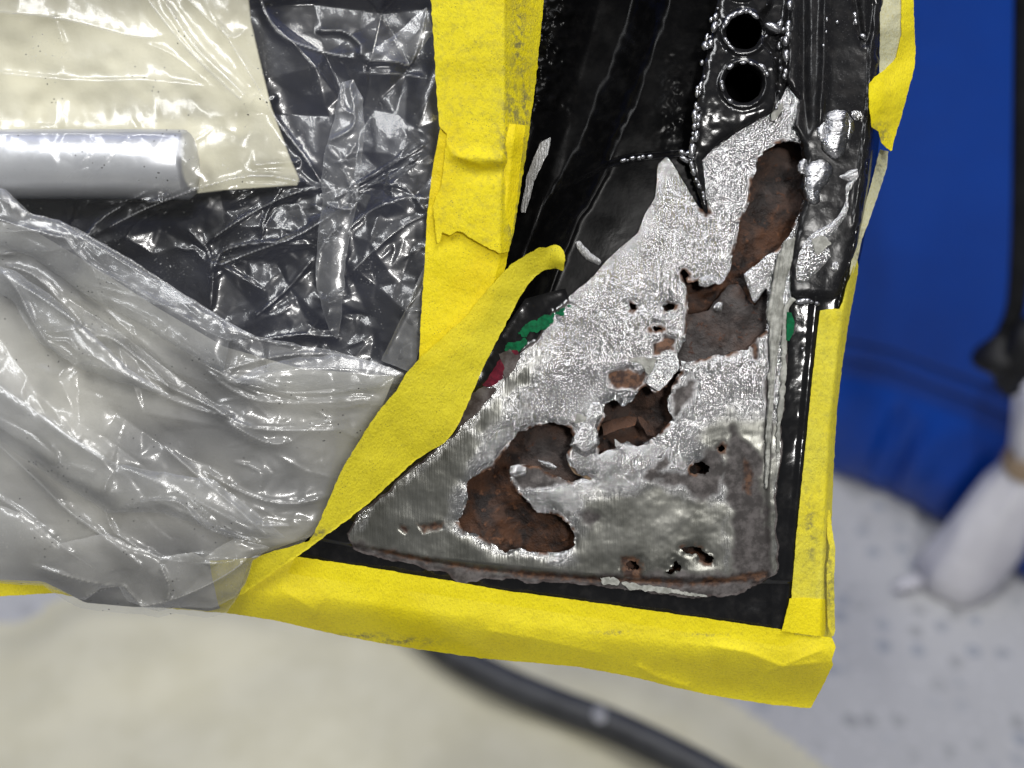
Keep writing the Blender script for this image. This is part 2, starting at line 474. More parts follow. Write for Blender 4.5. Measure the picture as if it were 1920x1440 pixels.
M_PAPER2 = plain('masking_paper_grey', (0.15, 0.15, 0.15), (0.60, 0.58, 0.51), 0.7, 19, 0.0003, 300, spec=0.2, det=1)
M_PIPE = plain('silver_pipe', (0.72, 0.73, 0.76), (0.80, 0.81, 0.83), 0.32, 40, 0.00003, metal=0.45)
M_FLOOR = floor_mat()
M_BLUE = plain('blue_vinyl', (0.0, 0.040, 0.28), (0.0, 0.052, 0.35), 0.38, 5, 0.004, 9, spec=0.4)
M_SEAM = plain('blue_seam', (0.0, 0.016, 0.11), (0.002, 0.02, 0.13), 0.5, 7, 0.002, 14, spec=0.2)
M_BAG = plain('white_sack_cloth', (0.60, 0.59, 0.62), (0.70, 0.69, 0.71), 0.8, 20, 0.002, 60, spec=0.2)
M_ROPE = plain('tan_cord', (0.30, 0.22, 0.14), (0.42, 0.32, 0.22), 0.8, 200, 0.001, 400, spec=0.2)
M_RUB = plain('black_rubber', (0.006, 0.006, 0.007), (0.012, 0.012, 0.013), 0.5, 60, 0.0005, 200, spec=0.2)
M_HOSE = plain('grey_hose', (0.03, 0.031, 0.034), (0.05, 0.052, 0.056), 0.42, 30, 0.0004, 200)
M_SPOT = plain('white_spot', (0.25, 0.25, 0.26), (0.32, 0.32, 0.32), 0.5)

# ================================================================== SETTING
me = make_mesh('floor', [(-6, -6, 0), (6, -6, 0), (6, 6, 0), (-6, 6, 0)], [(0, 1, 2, 3)])
tag(put('floor', me, M_FLOOR, frame=False), kind='structure')

# blue vinyl curtain: a wall that curves round, standing on the floor
edge = [(-900, 1190), (-400, 1010), (150, 905), (650, 868), (1100, 856), (1330, 868), (1557, 912), (1623, 933), (1665, 954), (1748, 996), (1815, 1040), (1873, 1080), (1921, 1120), (2040, 1240), (2150, 1400)]
ep = smooth([tuple(floor_point(*e))[:2] for e in edge], 8)
def curtain():
    n = len(ep); hs = [0, 0.006, 0.03, 0.07, 0.11, 0.125, 0.129, 0.133, 0.16, 0.3, 0.5, 0.8, 1.2, 1.7]
    bul = [0.0, 0.008, 0.016, 0.016, 0.010, 0.006, 0.004, 0.004, 0.005, 0.004, 0.0, 0, 0, 0]
    V = []; F = []
    cum = 0
    for i, (x, y) in enumerate(ep):
        a = ep[max(i - 1, 0)]; b = ep[min(i + 1, n - 1)]
        t = Vector((b[0] - a[0], b[1] - a[1])).normalized(); nr = Vector((t.y, -t.x))
        if nr.dot(Vector((0.2 - x, 0.0 - y))) < 0: nr = -nr
        for h, q in zip(hs, bul):
            wv = 0.006 * math.sin(i * 0.13 + h * 2) * min(1, h * 4) + ((0.008 * math.sin(i * 0.37 + h * 22) + 0.006 * math.sin(i * 0.91 - h * 30)) * math.sin(h / 0.125 * math.pi) if 0 < h < 0.125 else 0)
            V.append((x + nr.x * (q + wv - 0.02), y + nr.y * (q + wv - 0.02), h + 0.001))
    m = len(hs)
    for i in range(n - 1):
        for j in range(m - 1):
            F.append((i * m + j, i * m + j + 1, (i + 1) * m + j + 1, (i + 1) * m + j))
    o = bpy.data.objects.new('vinyl_curtain', None); C.objects.link(o); o.location = (0, 0, 0)
    tag(o, 'blue vinyl curtain wall curving round behind the taped panel', 'curtain')
    cs = put('curtain_sheet', make_mesh('curtain_sheet', V, F), M_BLUE, o)
    # welded hem band
    for hz in (0.150, 0.172):
        pts = []
        for i, (x, y) in enumerate(ep):
            a = ep[max(i - 1, 0)]; b = ep[min(i + 1, n - 1)]
            t = Vector((b[0] - a[0], b[1] - a[1])).normalized(); nr = Vector((t.y, -t.x))
            if nr.dot(Vector((0.2 - x, 0.0 - y))) < 0: nr = -nr
            wv = 0.006 * math.sin(i * 0.13 + hz * 2) * min(1, hz * 4)
            pts.append((x + nr.x * (wv - 0.017), y + nr.y * (wv - 0.017), hz))
        put('hem_seam', tube_mesh('hem_seam', pts, 0.0032, 8), M_SEAM, cs)
curtain()

# masking paper on the floor
def floor_paper():
    outl = [(-160, 1195), (30, 1172), (100, 1128), (240, 1090), (700, 1130), (1150, 1215), (1330, 1292), (1450, 1365), (1540, 1430), (1640, 1510), (1700, 1620), (-200, 1700)]
    pts = smooth([tuple(floor_point(x, y))[:2] for x, y in outl], 5, True)
    xs = [p[0] for p in pts]; ys = [p[1] for p in pts]
    n = 110
    X, Y = np.meshgrid(np.linspace(min(xs), max(xs), n), np.linspace(min(ys), max(ys), n))
    F = polysdf(pts, X, Y)
    Z = 0.004 + 0.010 * (fbm(X, Y, 0.16, 61, 3) + 1) * sstep(0.0, -0.06, F) 
    idx = np.arange(n * n).reshape(n, n)
    keep = (F[:-1, :-1] < 0) & (F[1:, 1:] < 0) & (F[1:, :-1] < 0) & (F[:-1, 1:] < 0)
    q = np.stack([idx[:-1, :-1][keep], idx[:-1, 1:][keep], idx[1:, 1:][keep], idx[1:, :-1][keep]], 1)
    me = make_mesh('paper_sheet', np.stack([X.ravel(), Y.ravel(), Z.ravel()], 1).tolist(), q.tolist())
    o = put('paper_sheet', me, M_PAPER, frame=False)
    tag(o, 'cream masking paper spread on the floor under the dark hose', 'paper')
floor_paper()

# dark hose lying on the paper
hp = [(640, 1010), (740, 1130), (830, 1214), (930, 1272), (1040, 1320), (1150, 1362), (1280, 1424), (1400, 1492), (1560, 1590)]
hw = [floor_point(x, y, 0.036) for x, y in hp]
hw = [Vector(p) for p in smooth([tuple(p) for p in hw], 8)]
ho = bpy.data.objects.new('hose', None); C.objects.link(ho); ho.location = (hw[20].x, hw[20].y, 0.02)
tag(ho, 'dark grey hose lying across the cream paper', 'hose')
bpy.context.view_layer.update()
inv = Vector(ho.location)
put('hose_tube', tube_mesh('hose_tube', [p - inv for p in hw], 0.0130, 24), M_HOSE, ho)
q = floor_point(1124, 1340, 0.054)
sp = make_mesh('white_spot', [tuple(Vector((0.006 * math.cos(a) * r, 0.008 * math.sin(a) * r, 0.002 * (1 - r))) + q - inv) for r in (1, 0.6, 0.2) for a in [i * math.pi / 6 for i in range(12)]],
               [(k * 12 + i, k * 12 + (i + 1) % 12, k * 12 + 12 + (i + 1) % 12, k * 12 + 12 + i) for k in (0, 1) for i in range(12)] + [tuple(range(24, 36))])
put('white_spot', sp, M_SPOT, ho)  # small pale disc on the hose

# sandbag tied with cord, black strap above it
def sandbag():
    b = floor_point(1802, 1088)
    up = Vector((0.12, 0.08, 1)).normalized()
    o = bpy.data.objects.new('sandbag', None); C.objects.link(o); o.location = b
    tag(o, 'white cloth sandbag tied with tan cord on the floor by the curtain', 'sandbag')
    def body(name, prof, mat, seed, pleat):
        n = 40; V = []; F = []
        for (h, rx, ry, ox) in prof:
            for j in range(n):
                a = 2 * math.pi * j / n
                r = 1 + pleat * math.sin(a * 7 + seed + h * 20) + 0.05 * math.sin(a * 3 + h * 40 + seed) + 0.035 * math.sin(a * 5 - h * 90) * math.sin(h * 60 + a)
                V.append((rx * r * math.cos(a) + ox + up.x * h, ry * r * math.sin(a) + up.y * h, h))
        for i in range(len(prof) - 1):
            for j in range(n):
                F.append((i * n + j, i * n + (j + 1) % n, (i + 1) * n + (j + 1) % n, (i + 1) * n + j))
        F.append(tuple(range(n))[::-1])
        F.append(tuple((len(prof) - 1) * n + j for j in range(n)))
        put(name, make_mesh(name, V, F), mat, o)
    body('sack', [(0.002, 0.031, 0.030, -0.008), (0.008, 0.036, 0.034, -0.008), (0.03, 0.036, 0.033, -0.004), (0.06, 0.034, 0.031, 0), (0.09, 0.029, 0.028, 0), (0.115, 0.023, 0.023, 0), (0.13, 0.019, 0.019, 0.002), (0.138, 0.0155, 0.0155, 0.002)], M_BAG, 1, 0.03)
    body('sack_mouth', [(0.150, 0.0155, 0.0155, 0.002), (0.158, 0.018, 0.017, 0), (0.18, 0.022, 0.019, -0.003), (0.205, 0.027, 0.021, -0.005), (0.222, 0.029, 0.021, -0.006), (0.224, 0.024, 0.016, -0.006)], M_BAG, 4, 0.09)
    for k, h in enumerate((0.139, 0.1445, 0.150)):
        pts = [(0.017 * math.cos(a) + 0.002 + up.x * h, 0.017 * math.sin(a) + up.y * h, h + 0.002 * math.sin(a + k)) for a in [i * 2 * math.pi / 24 for i in range(25)]]
        put('tie_cord', tube_mesh('tie_cord', pts, 0.0034, 10), M_ROPE, o)
    put('corner_tuft', tube_mesh('corner_tuft', [(-0.045, -0.01, 0.012), (-0.06, -0.015, 0.012), (-0.07, -0.018, 0.010)], [0.006, 0.005, 0.002], 12), M_BAG, o)
    return o
sandbag()
def strap():
    pts = [depth_point(x, y, z) for x, y, z in ((1898, 735, 0.66), (1878, 690, 0.655), (1873, 655, 0.65), (1888, 620, 0.645), (1905, 570, 0.635), (1914, 450, 0.61), (1918, 300, 0.58), (1921, 120, 0.55), (1924, -60, 0.52))]
    pts = smooth([tuple(p) for p in pts], 8)
    n = len(pts)
    o = bpy.data.objects.new('strap', None); C.objects.link(o); o.location = pts[0]
    tag(o, 'black strap with bulbous buckle hanging above the sandbag', 'strap')
    l = Vector(pts[0])
    R = [0.006 + 0.011 * math.exp(-((i / n - 0.2) / 0.07) ** 2) for i in range(n)]
    put('webbing', tube_mesh('webbing', [Vector(p) - l for p in pts], R, 18), M_RUB, o)
    a = Vector(pts[14]) - l
    put('buckle', tube_mesh('buckle', [a + Vector((0.008, -0.008, -0.02)), a + Vector((0.009, -0.009, 0.0)), a + Vector((0.010, -0.008, 0.03))], [0.008, 0.012, 0.009], 16), M_RUB, o)
strap()

# ================================================================== THE CAR PANEL
panel = empty('car_door_corner', 'corroded black car door corner ground back to bare steel with rust holes', 'car door')

# --- outlines traced in photo pixels
METAL = [(1485, 152), (1500, 182), (1492, 230), (1500, 262), (1512, 300), (1520, 400), (1510, 470), (1500, 540), (1484, 560), (1474, 610), (1470, 690), (1466, 770), (1460, 860),
         (1456, 960), (1458, 1030), (1452, 1075), (1425, 1090), (1380, 1112), (1320, 1118), (1240, 1110), (1160, 1100), (1090, 1090), (1030, 1088), (990, 1090), (950, 1080), (905, 1084), (870, 1090), (835, 1072), (800, 1062),
         (720, 1045), (665, 1026), (650, 1000), (690, 950), (770, 885), (850, 815), (880, 775), (900, 735), (955, 680), (1005, 640), (1028, 600), (1070, 560), (1118, 520), (1140, 492),
         (1200, 440), (1214, 402), (1234, 372), (1238, 312), (1250, 300), (1262, 318), (1288, 362), (1308, 394), (1326, 403), (1320, 372), (1312, 350), (1312, 302), (1335, 276), (1380, 247), (1430, 218), (1452, 202), (1470, 188)]
HOLES = {
 'upper': [(1440, 278), (1468, 263), (1500, 268), (1508, 300), (1500, 350), (1510, 372), (1492, 415), (1478, 445), (1450, 474), (1428, 486), (1398, 516), (1408, 560), (1416, 568), (1430, 545), (1440, 528),
           (1437, 580), (1442, 606), (1430, 626), (1400, 655), (1370, 662), (1330, 667), (1300, 678), (1282, 678), (1268, 668), (1288, 640), (1287, 600), (1290, 580), (1287, 545), (1281, 516), (1290, 530),
           (1310, 528), (1338, 520), (1345, 535), (1355, 530), (1375, 490), (1378, 455), (1388, 415), (1404, 385), (1411, 340), (1418, 305)],
 'middle': [(1135, 757), (1150, 748), (1166, 760), (1184, 752), (1198, 738), (1212, 722), (1228, 738), (1246, 726), (1262, 700), (1276, 674), (1278, 700), (1262, 724), (1252, 748), (1254, 770), (1262, 786), (1250, 802),
            (1226, 820), (1206, 832), (1190, 838), (1176, 828), (1158, 838), (1124, 852), (1119, 830), (1122, 800), (1134, 780)],
 'lower': [(890, 893), (925, 876), (940, 852), (955, 832), (972, 812), (1000, 800), (1040, 793), (1068, 803), (1080, 825), (1066, 846), (1062, 864), (1078, 886), (1108, 897), (1072, 902), (1034, 888), (1010, 874),
           (978, 872), (957, 882), (955, 906), (970, 926), (985, 936), (995, 950), (1010, 960), (1030, 958), (1050, 970), (1070, 985), (1081, 1005), (1077, 1024), (1055, 1036), (1020, 1036), (980, 1030), (950, 1036),
           (920, 1020), (900, 1006), (872, 996), (858, 976), (870, 960), (878, 935), (877, 905)],
 'slot': [(1278, 1030), (1292, 1027), (1308, 1024), (1326, 1036), (1338, 1046), (1334, 1055), (1314, 1052), (1304, 1038), (1286, 1036)],
}
PITS = [(1187, 575, 7, 6), (1255, 575, 10, 6), (1231, 617, 6, 4), (1284, 517, 5, 7), (1353, 842, 6, 6), (1311, 877, 14, 12), (1268, 1062, 8, 9), (1258, 1073, 6, 5),
        (1186, 1062, 11, 9)]

def holes_sdf(X, Y, grow=0.0, rag=4.2):
    H = np.full(X.shape, 1e9)
    for p in HOLES.values(): H = np.minimum(H, polysdf(p, X, Y))
    for (cx, cy, rx, ry) in PITS:
        H = np.minimum(H, (np.hypot((X - cx) / rx, (Y - cy) / ry) - 1) * min(rx, ry) + 2.6 * fbm(X, Y, 7, int(cx), 2))
    return H + rag * fbm(X, Y, 16, 33, 4, 0.65) - grow

def skin_z(X, Y):
    """relief of the outer skin in mm, crease lines of the pressed edge included"""
    z = 0.30 * fbm(X, Y, 130, 5, 3) + 0.08 * fbm(X, Y, 34, 9, 3)
    d, s, t = linedist([(200, 930), (600, 1008), (800, 1046), (1100, 1078), (1440, 1088), (1900, 1098)], X, Y)
    z = z - 0.9 * sstep(-3, 9, d * s)
    d, s, t = linedist([(1500, 200), (1480, 480), (1445, 700), (1436, 920), (1440, 1090), (1446, 1500)], X, Y)
    z = z + 0.7 * sstep(-4, 8, -d * s) * sstep(440, 560, Y)
    return z
def soft(pts, X, Y, wdt=8, rag=7, sc=22, seed=50):
    return sstep(wdt, -wdt, polysdf(pts, X, Y) + rag * fbm(X, Y, sc, seed, 4))
DULL = [[(640, 1000), (760, 880), (880, 800), (905, 830), (885, 890), (868, 935), (862, 990), (930, 1035), (1060, 1045), (1085, 1010), (1085, 930), (1200, 920), (1215, 980), (1190, 1050), (1230, 1120), (640, 1110)],
        [(1085, 925), (1240, 905), (1380, 930), (1370, 1100), (1100, 1100)], [(1290, 820), (1370, 760), (1470, 790), (1470, 1110), (1340, 1110), (1350, 900)], [(860, 800), (930, 740), (1000, 650), (1040, 660), (980, 730), (900, 830)]]
DARK = [[(1195, 902), (1212, 878), (1250, 846), (1262, 870), (1240, 884), (1290, 882), (1320, 846), (1352, 830), (1362, 880), (1350, 925), (1318, 938), (1280, 915), (1240, 905)],
        [(1372, 800), (1425, 850), (1450, 1080), (1380, 1095), (1372, 960), (1350, 900)], [(1256, 740), (1290, 700), (1310, 715), (1300, 745), (1268, 778)], [(955, 880), (1010, 872), (1100, 900), (1060, 915), (1000, 925), (965, 915)],
        [(660, 1018), (900, 1062), (1100, 1080), (1450, 1070), (1465, 1110), (1380, 1130), (1240, 1128), (1100, 1118), (900, 1105), (640, 1050)], [(1085, 965), (1120, 955), (1140, 970), (1110, 985)], [(1440, 640), (1446, 640), (1444, 1080), (1425, 1080)]]
BROWN = [[(1138, 700), (1160, 690), (1180, 686), (1200, 700), (1212, 692), (1210, 718), (1190, 730), (1160, 728), (1142, 722)], [(1225, 645), (1245, 628), (1265, 636), (1262, 655), (1238, 668), (1226, 665)],
         [(785, 985), (828, 980), (830, 990), (795, 998)], [(750, 985), (765, 992), (762, 998), (750, 992)], [(1410, 620), (1424, 622), (1420, 680), (1410, 672)], [(1395, 860), (1412, 880), (1408, 930), (1394, 920)],
         [(1165, 1045), (1200, 1045), (1204, 1085), (1168, 1085)], [(700, 1030), (900, 1066), (1100, 1082), (1300, 1090), (1440, 1072), (1440, 1086), (1300, 1099), (1000, 1085), (800, 1055)], [(1326, 380), (1336, 400), (1322, 410), (1306, 388)]]
def group_mask(polys, wdt=8, rag=7, sc=22, seed=50):
    def f(X, Y, F):
        m = np.zeros_like(X)
        for i, p in enumerate(polys): m = np.maximum(m, soft(p, X, Y, wdt, rag, sc, seed + i))
        return m
    return f

def metal_sdf(X, Y):
    F = polysdf(METAL, X, Y) - 5
    return np.maximum(F, -holes_sdf(X, Y))
def metal_z(X, Y, F):
    H = holes_sdf(X, Y, rag=0)
    z = skin_z(X, Y)
    pit = np.exp(-np.maximum(H, 0) / 9.0)
    z = z - 0.55 * pit + 0.35 * np.exp(-np.maximum(H, 0) / 3.0) * (fbm(X, Y, 9, 71, 2) + 0.3)
    z = z + 0.025 * fbm(X, Y, 11, 14, 3) * (1 - 0.6 * group_mask(DULL, 20, 10, 30)(X, Y, F))
    z = z - 0.5 * group_mask(BROWN, 4, 2, 10)(X, Y, F) - 0.12 * group_mask(DARK, 6, 6, 20)(X, Y, F)
    return z
sheet('bare_metal_skin', metal_sdf, (640, 140, 1530, 1130), 2.3, metal_z, 0.9, M_METAL, panel,
      dict(dull=group_mask(DULL, 26, 16, 34, 80), dark=group_mask(DARK, 8, 9, 20, 50), brown=lambda X, Y, F: np.maximum(group_mask(BROWN, 5, 5, 11, 60)(X, Y, F), sstep(9, 2, holes_sdf(X, Y)) * sstep(0.0, 0.35, fbm(X, Y, 26, 95, 3)))))

# --- rusted inner sheet seen through the holes
def rust_z(X, Y, F):
    return -7.0 + 1.8 * fbm(X, Y, 90, 21, 3) + 0.35 * fbm(X, Y, 18, 22, 3) - 3 * np.exp(-(((X - 1180) / 60) ** 2 + ((Y - 790) / 50) ** 2)) - 2.5 * np.exp(-(((X - 930) / 50) ** 2 + ((Y - 870) / 30) ** 2))
def grey_in(X, Y, F):
    a = np.exp(-(((X - 1030) / 70) ** 2 + ((Y - 845) / 50) ** 2)) + 0.7 * np.exp(-(((X - 1190) / 60) ** 2 + ((Y - 770) / 50) ** 2)) + 0.7 * np.exp(-(((X - 1460) / 70) ** 2 + ((Y - 340) / 80) ** 2))
    return np.clip(a + 0.3 * fbm(X, Y, 40, 91, 3), 0, 1)
sheet('inner_steel_sheet', lambda X, Y: polysdf(METAL, X, Y) + 4, (640, 140, 1530, 1130), 4, rust_z, 1.0, M_RUST, panel, dict(grey=grey_in))
# a grey corroded layer lying between the two sheets, its own edge showing in the upper hole
def layer_z(X, Y, F):
    return -3.0 + 0.5 * fbm(X, Y, 60, 24, 3) + 0.22 * fbm(X, Y, 14, 25, 3) - 1.2 * np.exp(F / 7)
poly_sheet('corroded_layer', [(1262, 590), (1296, 588), (1330, 582), (1352, 552), (1366, 534), (1384, 532), (1394, 545), (1402, 562), (1416, 572), (1430, 548), (1441, 524), (1462, 540), (1466, 620), (1430, 690), (1300, 705), (1255, 690)],
           3, layer_z, 0.9, M_RUST, panel, dict(grey=lambda X, Y, F: np.clip(0.85 + 0.5 * fbm(X, Y, 45, 92, 3), 0, 1)), rag=2, seed=45)
poly_sheet('corroded_layer', [(1284, 548), (1300, 546), (1316, 552), (1330, 548), (1352, 542), (1340, 566), (1326, 582), (1300, 588), (1280, 590)], 3, lambda X, Y, F: layer_z(X, Y, F) - 1.6, 0.8, M_RUST, panel,
           dict(grey=lambda X, Y, F: 0.2 + 0.3 * fbm(X, Y, 25, 93, 3)), rag=2, seed=46)
# torn bits standing in the holes
def bit(name, pts, z0, slope, mat, attrs=None, step=2, thick=0.6, dome=0, rag=1.0, seed=3):
    cx = sum(p[0] for p in pts) / len(pts); cy = sum(p[1] for p in pts) / len(pts)
    def zf(X, Y, F):
        return z0 + slope[0] * (X - cx) / 10 + slope[1] * (Y - cy) / 10 + dome * np.sqrt(np.clip(-F, 0, 12) / 12) + 0.12 * fbm(X, Y, 14, seed, 3)
    return poly_sheet(name, pts, step, zf, thick, mat, panel, attrs or {}, rag=rag, seed=seed)
zero = lambda v: (lambda X, Y, F: np.full_like(X, v))
MA = lambda du, da, br: dict(dull=zero(du), dark=zero(da), brown=zero(br))
bit('torn_tab', [(1240, 662), (1252, 656), (1270, 664), (1273, 690), (1258, 712), (1236, 735), (1222, 726), (1211, 716), (1224, 695)], 0.9, (0.1, 0.25), M_METAL, MA(0.45, 0, 0), rag=1.5)
bit('curled_lip', [(1105, 742), (1128, 752), (1132, 775), (1121, 800), (1124, 832), (1112, 852), (1098, 860), (1080, 852), (1068, 834), (1080, 806), (1092, 780)], -0.9, (0.1, 0.12), M_METAL, MA(0.2, 0, 0), dome=1.8, rag=1.5, seed=6)
bit('rust_flake', [(1064, 846), (1074, 870), (1092, 882), (1112, 890), (1126, 916), (1108, 902), (1078, 888), (1066, 872)], -1.2, (0.2, -0.1), M_TAN, seed=8)
bit('torn_strip', [(1128, 796), (1150, 786), (1180, 780), (1196, 782), (1190, 798), (1160, 806), (1132, 816)], -4.2, (0.25, 0.9), M_RUST, dict(grey=zero(0.15)), seed=9)
bit('torn_strip', [(1194, 780), (1206, 784), (1226, 808), (1230, 818), (1214, 816), (1204, 800)], -4.0, (-0.9, 0.6), M_RUST, dict(grey=zero(0.25)), seed=10)
bit('torn_strip', [(1152, 822), (1162, 830), (1182, 838), (1184, 846), (1164, 846), (1154, 836)], -1.2, (0.2, 0.3), M_METAL, MA(0.5, 0.3, 0), seed=12)
bit('metal_crumb', [(1346, 566), (1356, 570), (1352, 582), (1344, 584), (1338, 576)], -1.6, (0, 0), M_METAL, MA(0, 0, 0), dome=0.8, seed=13)
bit('metal_crumb', [(1308, 520), (1330, 508), (1346, 516), (1340, 532), (1322, 540), (1310, 536)], -0.4, (0, 0.3), M_METAL, MA(0.1, 0.1, 0), dome=0.8, seed=14)
bit('metal_crumb', [(958, 874), (972, 870), (986, 878), (985, 890), (968, 896), (956, 890)], 0.2, (0, 0), M_METAL, MA(0, 0, 0), dome=0.7, seed=15)
bit('metal_crumb', [(1008, 862), (1028, 866), (1046, 876), (1040, 882), (1020, 874)], -2.0, (0, 0), M_METAL, MA(0, 0.2, 0), dome=0.6, seed=16)
bit('primer_flake', [(1180, 676), (1204, 668), (1214, 676), (1230, 672), (1228, 690), (1216, 706), (1208, 690), (1196, 680)], 0.65, (0, 0), M_SEAL, thick=0.3, rag=3.0, seed=17)
bit('primer_flake', [(1080, 776), (1092, 775), (1100, 784), (1094, 793), (1080, 790)], 0.6, (0, 0), M_SEAL, thick=0.3, rag=3.0, seed=18)
bit('primer_flake', [(1124, 1083), (1150, 1083), (1164, 1090), (1160, 1097), (1132, 1096)], 0.2, (0, 0), M_SEAL, thick=0.5, rag=3.0, seed=19)
bit('primer_flake', [(1168, 1094), (1200, 1095), (1260, 1104), (1310, 1114), (1330, 1119), (1300, 1118), (1230, 1110), (1180, 1106)], 0.2, (0, 0), M_SEAL, thick=0.5, rag=3.0, seed=20)
bit('primer_flake', [(1446, 214), (1460, 196), (1470, 190), (1468, 206), (1454, 224), (1446, 228)], 1.3, (0, 0), M_SEAL, thick=0.4, seed=22)

# --- paint: border along the bottom and the right, right flange, bracket, recess
def outside_metal(X, Y, off, seed):
    return -(polysdf(METAL, X, Y) + 5 * fbm(X, Y, 26, seed, 4) - off)
BORDER = [(1470, 556), (1570, 556), (1548, 800), (1512, 1192), (1470, 1212), (1000, 1142), (540, 1075), (560, 1030), (620, 985), (720, 905), (800, 838), (860, 760), (930, 640), (985, 560), (1060, 540), (1080, 600), (980, 800), (700, 1000), (800, 1050), (1100, 1070), (1440, 1080), (1450, 900), (1455, 700)]
def border_sdf(off, seed):
    return lambda X, Y: np.maximum(polysdf(BORDER, X, Y), outside_metal(X, Y, off, seed))
sheet('primer_edge', border_sdf(-1, 36), (530, 530, 1580, 1220), 3, lambda X, Y, F: skin_z(X, Y) + 0.16, 0.2, M_PRIMER, panel)
def border_z(X, Y, F):
    z = skin_z(X, Y) + 0.42 + 0.25 * np.exp(F / 5) + 0.05 * fbm(X, Y, 40, 38, 3)
    d, s, t = linedist([(1530, 560), (1508, 800), (1470, 1190)], X, Y)
    return z + 0.5 * np.exp(-(d / 8) ** 2)
sheet('black_paint_border', border_sdf(3, 36), (530, 530, 1580, 1220), 2.6, border_z, 0.35, M_BLACK, panel)

FLANGE = [(1482, -30), (1474, 150), (1500, 188), (1491, 235), (1502, 266), (1512, 300), (1502, 352), (1512, 372), (1500, 412), (1492, 440), (1482, 520), (1484, 575), (1500, 566), (1545, 578), (1574, 577), (1590, 520), (1606, 450), (1626, 340), (1640, 200), (1650, 80), (1656, -30)]
def flange_z(X, Y, F):
    z = 2.2 + 0.2 * fbm(X, Y, 60, 41, 3)
    for pts, a, wd in (([(1548, -30), (1545, 120), (1536, 260)], 1.3, 8), ([(1506, -30), (1506, 150), (1512, 270)], -1.6, 9), ([(1600, -30), (1612, 60), (1622, 80), (1632, 60), (1640, -30)], -1.4, 7), ([(1640, -30), (1630, 200), (1596, 480)], 0.7, 6)):
        d, s, t = linedist(pts, X, Y)
        z = z + a * np.exp(-(d / wd) ** 2) * sstep(1.0, 0.8, t)
    z = z - 1.8 * np.exp(F / 6) * sstep(1560, 1600, X + (Y - 300) * 0.1) - 1.6 * sstep(540, 580, Y) - 0.8 * np.exp(F / 4)
    return z
poly_sheet('side_flange', FLANGE, 2.6, flange_z, 2.5, M_SATIN, panel, rag=2.5, ragscale=16, seed=42)
# rolled outer edge of the door
def edge_z(X, Y, F):
    d, s, t = linedist([(1650, -30), (1636, 200), (1620, 340), (1600, 460), (1570, 580)], X, Y)
    return 1.0 - 12 * sstep(0, 26, d) 
poly_sheet('door_edge', [(1645, -30), (1632, 200), (1616, 340), (1596, 460), (1566, 580), (1545, 800), (1500, 1190), (1520, 1200), (1566, 800), (1590, 590), (1618, 460), (1640, 340), (1656, 200), (1664, -30)], 4, edge_z, 0.6, M_BLACK, panel)

BRACKET = [(1352, -30), (1338, 60), (1318, 150), (1304, 230), (1293, 290), (1301, 340), (1326, 404), (1322, 360), (1314, 300), (1337, 275), (1382, 246), (1442, 212), (1472, 187), (1482, 140), (1486, 60), (1488, -30)]
BOLTS = [(1395, 60, 33), (1394, 157, 35), (1392, -40, 30)]
def bracket_sdf(X, Y):
    F = polysdf(BRACKET, X, Y) + 2 * fbm(X, Y, 20, 47, 3) - 2
    for (cx, cy, r) in BOLTS: F = np.maximum(F, r - np.hypot(X - cx, (Y - cy)) + 1.2 * fbm(X, Y, 16, 48, 2))
    return F
def bracket_z(X, Y, F):
    z = 3.0 + 0.2 * fbm(X, Y, 46, 49, 3) + 0.07 * fbm(X, Y, 16, 50, 2)
    z = z - 3.2 * sstep(1432, 1448, X - 0.12 * (Y - 100) - 14 * fbm(X, Y, 60, 51, 2)) * sstep(240, 190, Y)
    for (cx, cy, r) in BOLTS:
        q = np.hypot(X - cx, Y - cy)
        z = z + 0.9 * np.exp(-((q - r - 7) / 5) ** 2)
    z = z - 1.6 * sstep(210, 290, Y) - 1.0 * np.exp(F / 6)
    d, s, t = linedist([(1484, -30), (1478, 60), (1474, 150)], X, Y)
    return z + 1.8 * np.exp(-(d / 7) ** 2)
M_BEAD = plain('glossy_coating_bead', (0.20, 0.20, 0.21), (0.32, 0.32, 0.33), 0.26, 300, 0.0, 300, spec=1.0, metal=0.8)
M_BRK = black_paint('thick_black_coating', 0.11, 0.008, bumpd=0.0002, spec=0.35)
bracket = sheet('mounting_bracket', bracket_sdf, (1280, -40, 1500, 412), 2.3, bracket_z, 2.0, M_BRK, panel)
for (cx, cy, r) in BOLTS[:2]:
    V = []; F = []; n = 32
    for k, (rr, zz) in enumerate(((r + 1, 1.6), (r, -4), (r - 1, -14), (2, -14))):
        for j in range(n):
            a = 2 * math.pi * j / n
            V.append(to_panel(cx + rr * math.cos(a), cy - rr * math.sin(a), zz))
    for k in range(3):
        for j in range(n): F.append((k * n + j, k * n + (j + 1) % n, (k + 1) * n + (j + 1) % n, (k + 1) * n + j))
    F.append(tuple(range(3 * n, 4 * n)))
    put('bolt_hole', make_mesh('bolt_hole', V, F), M_DEEP, bracket)

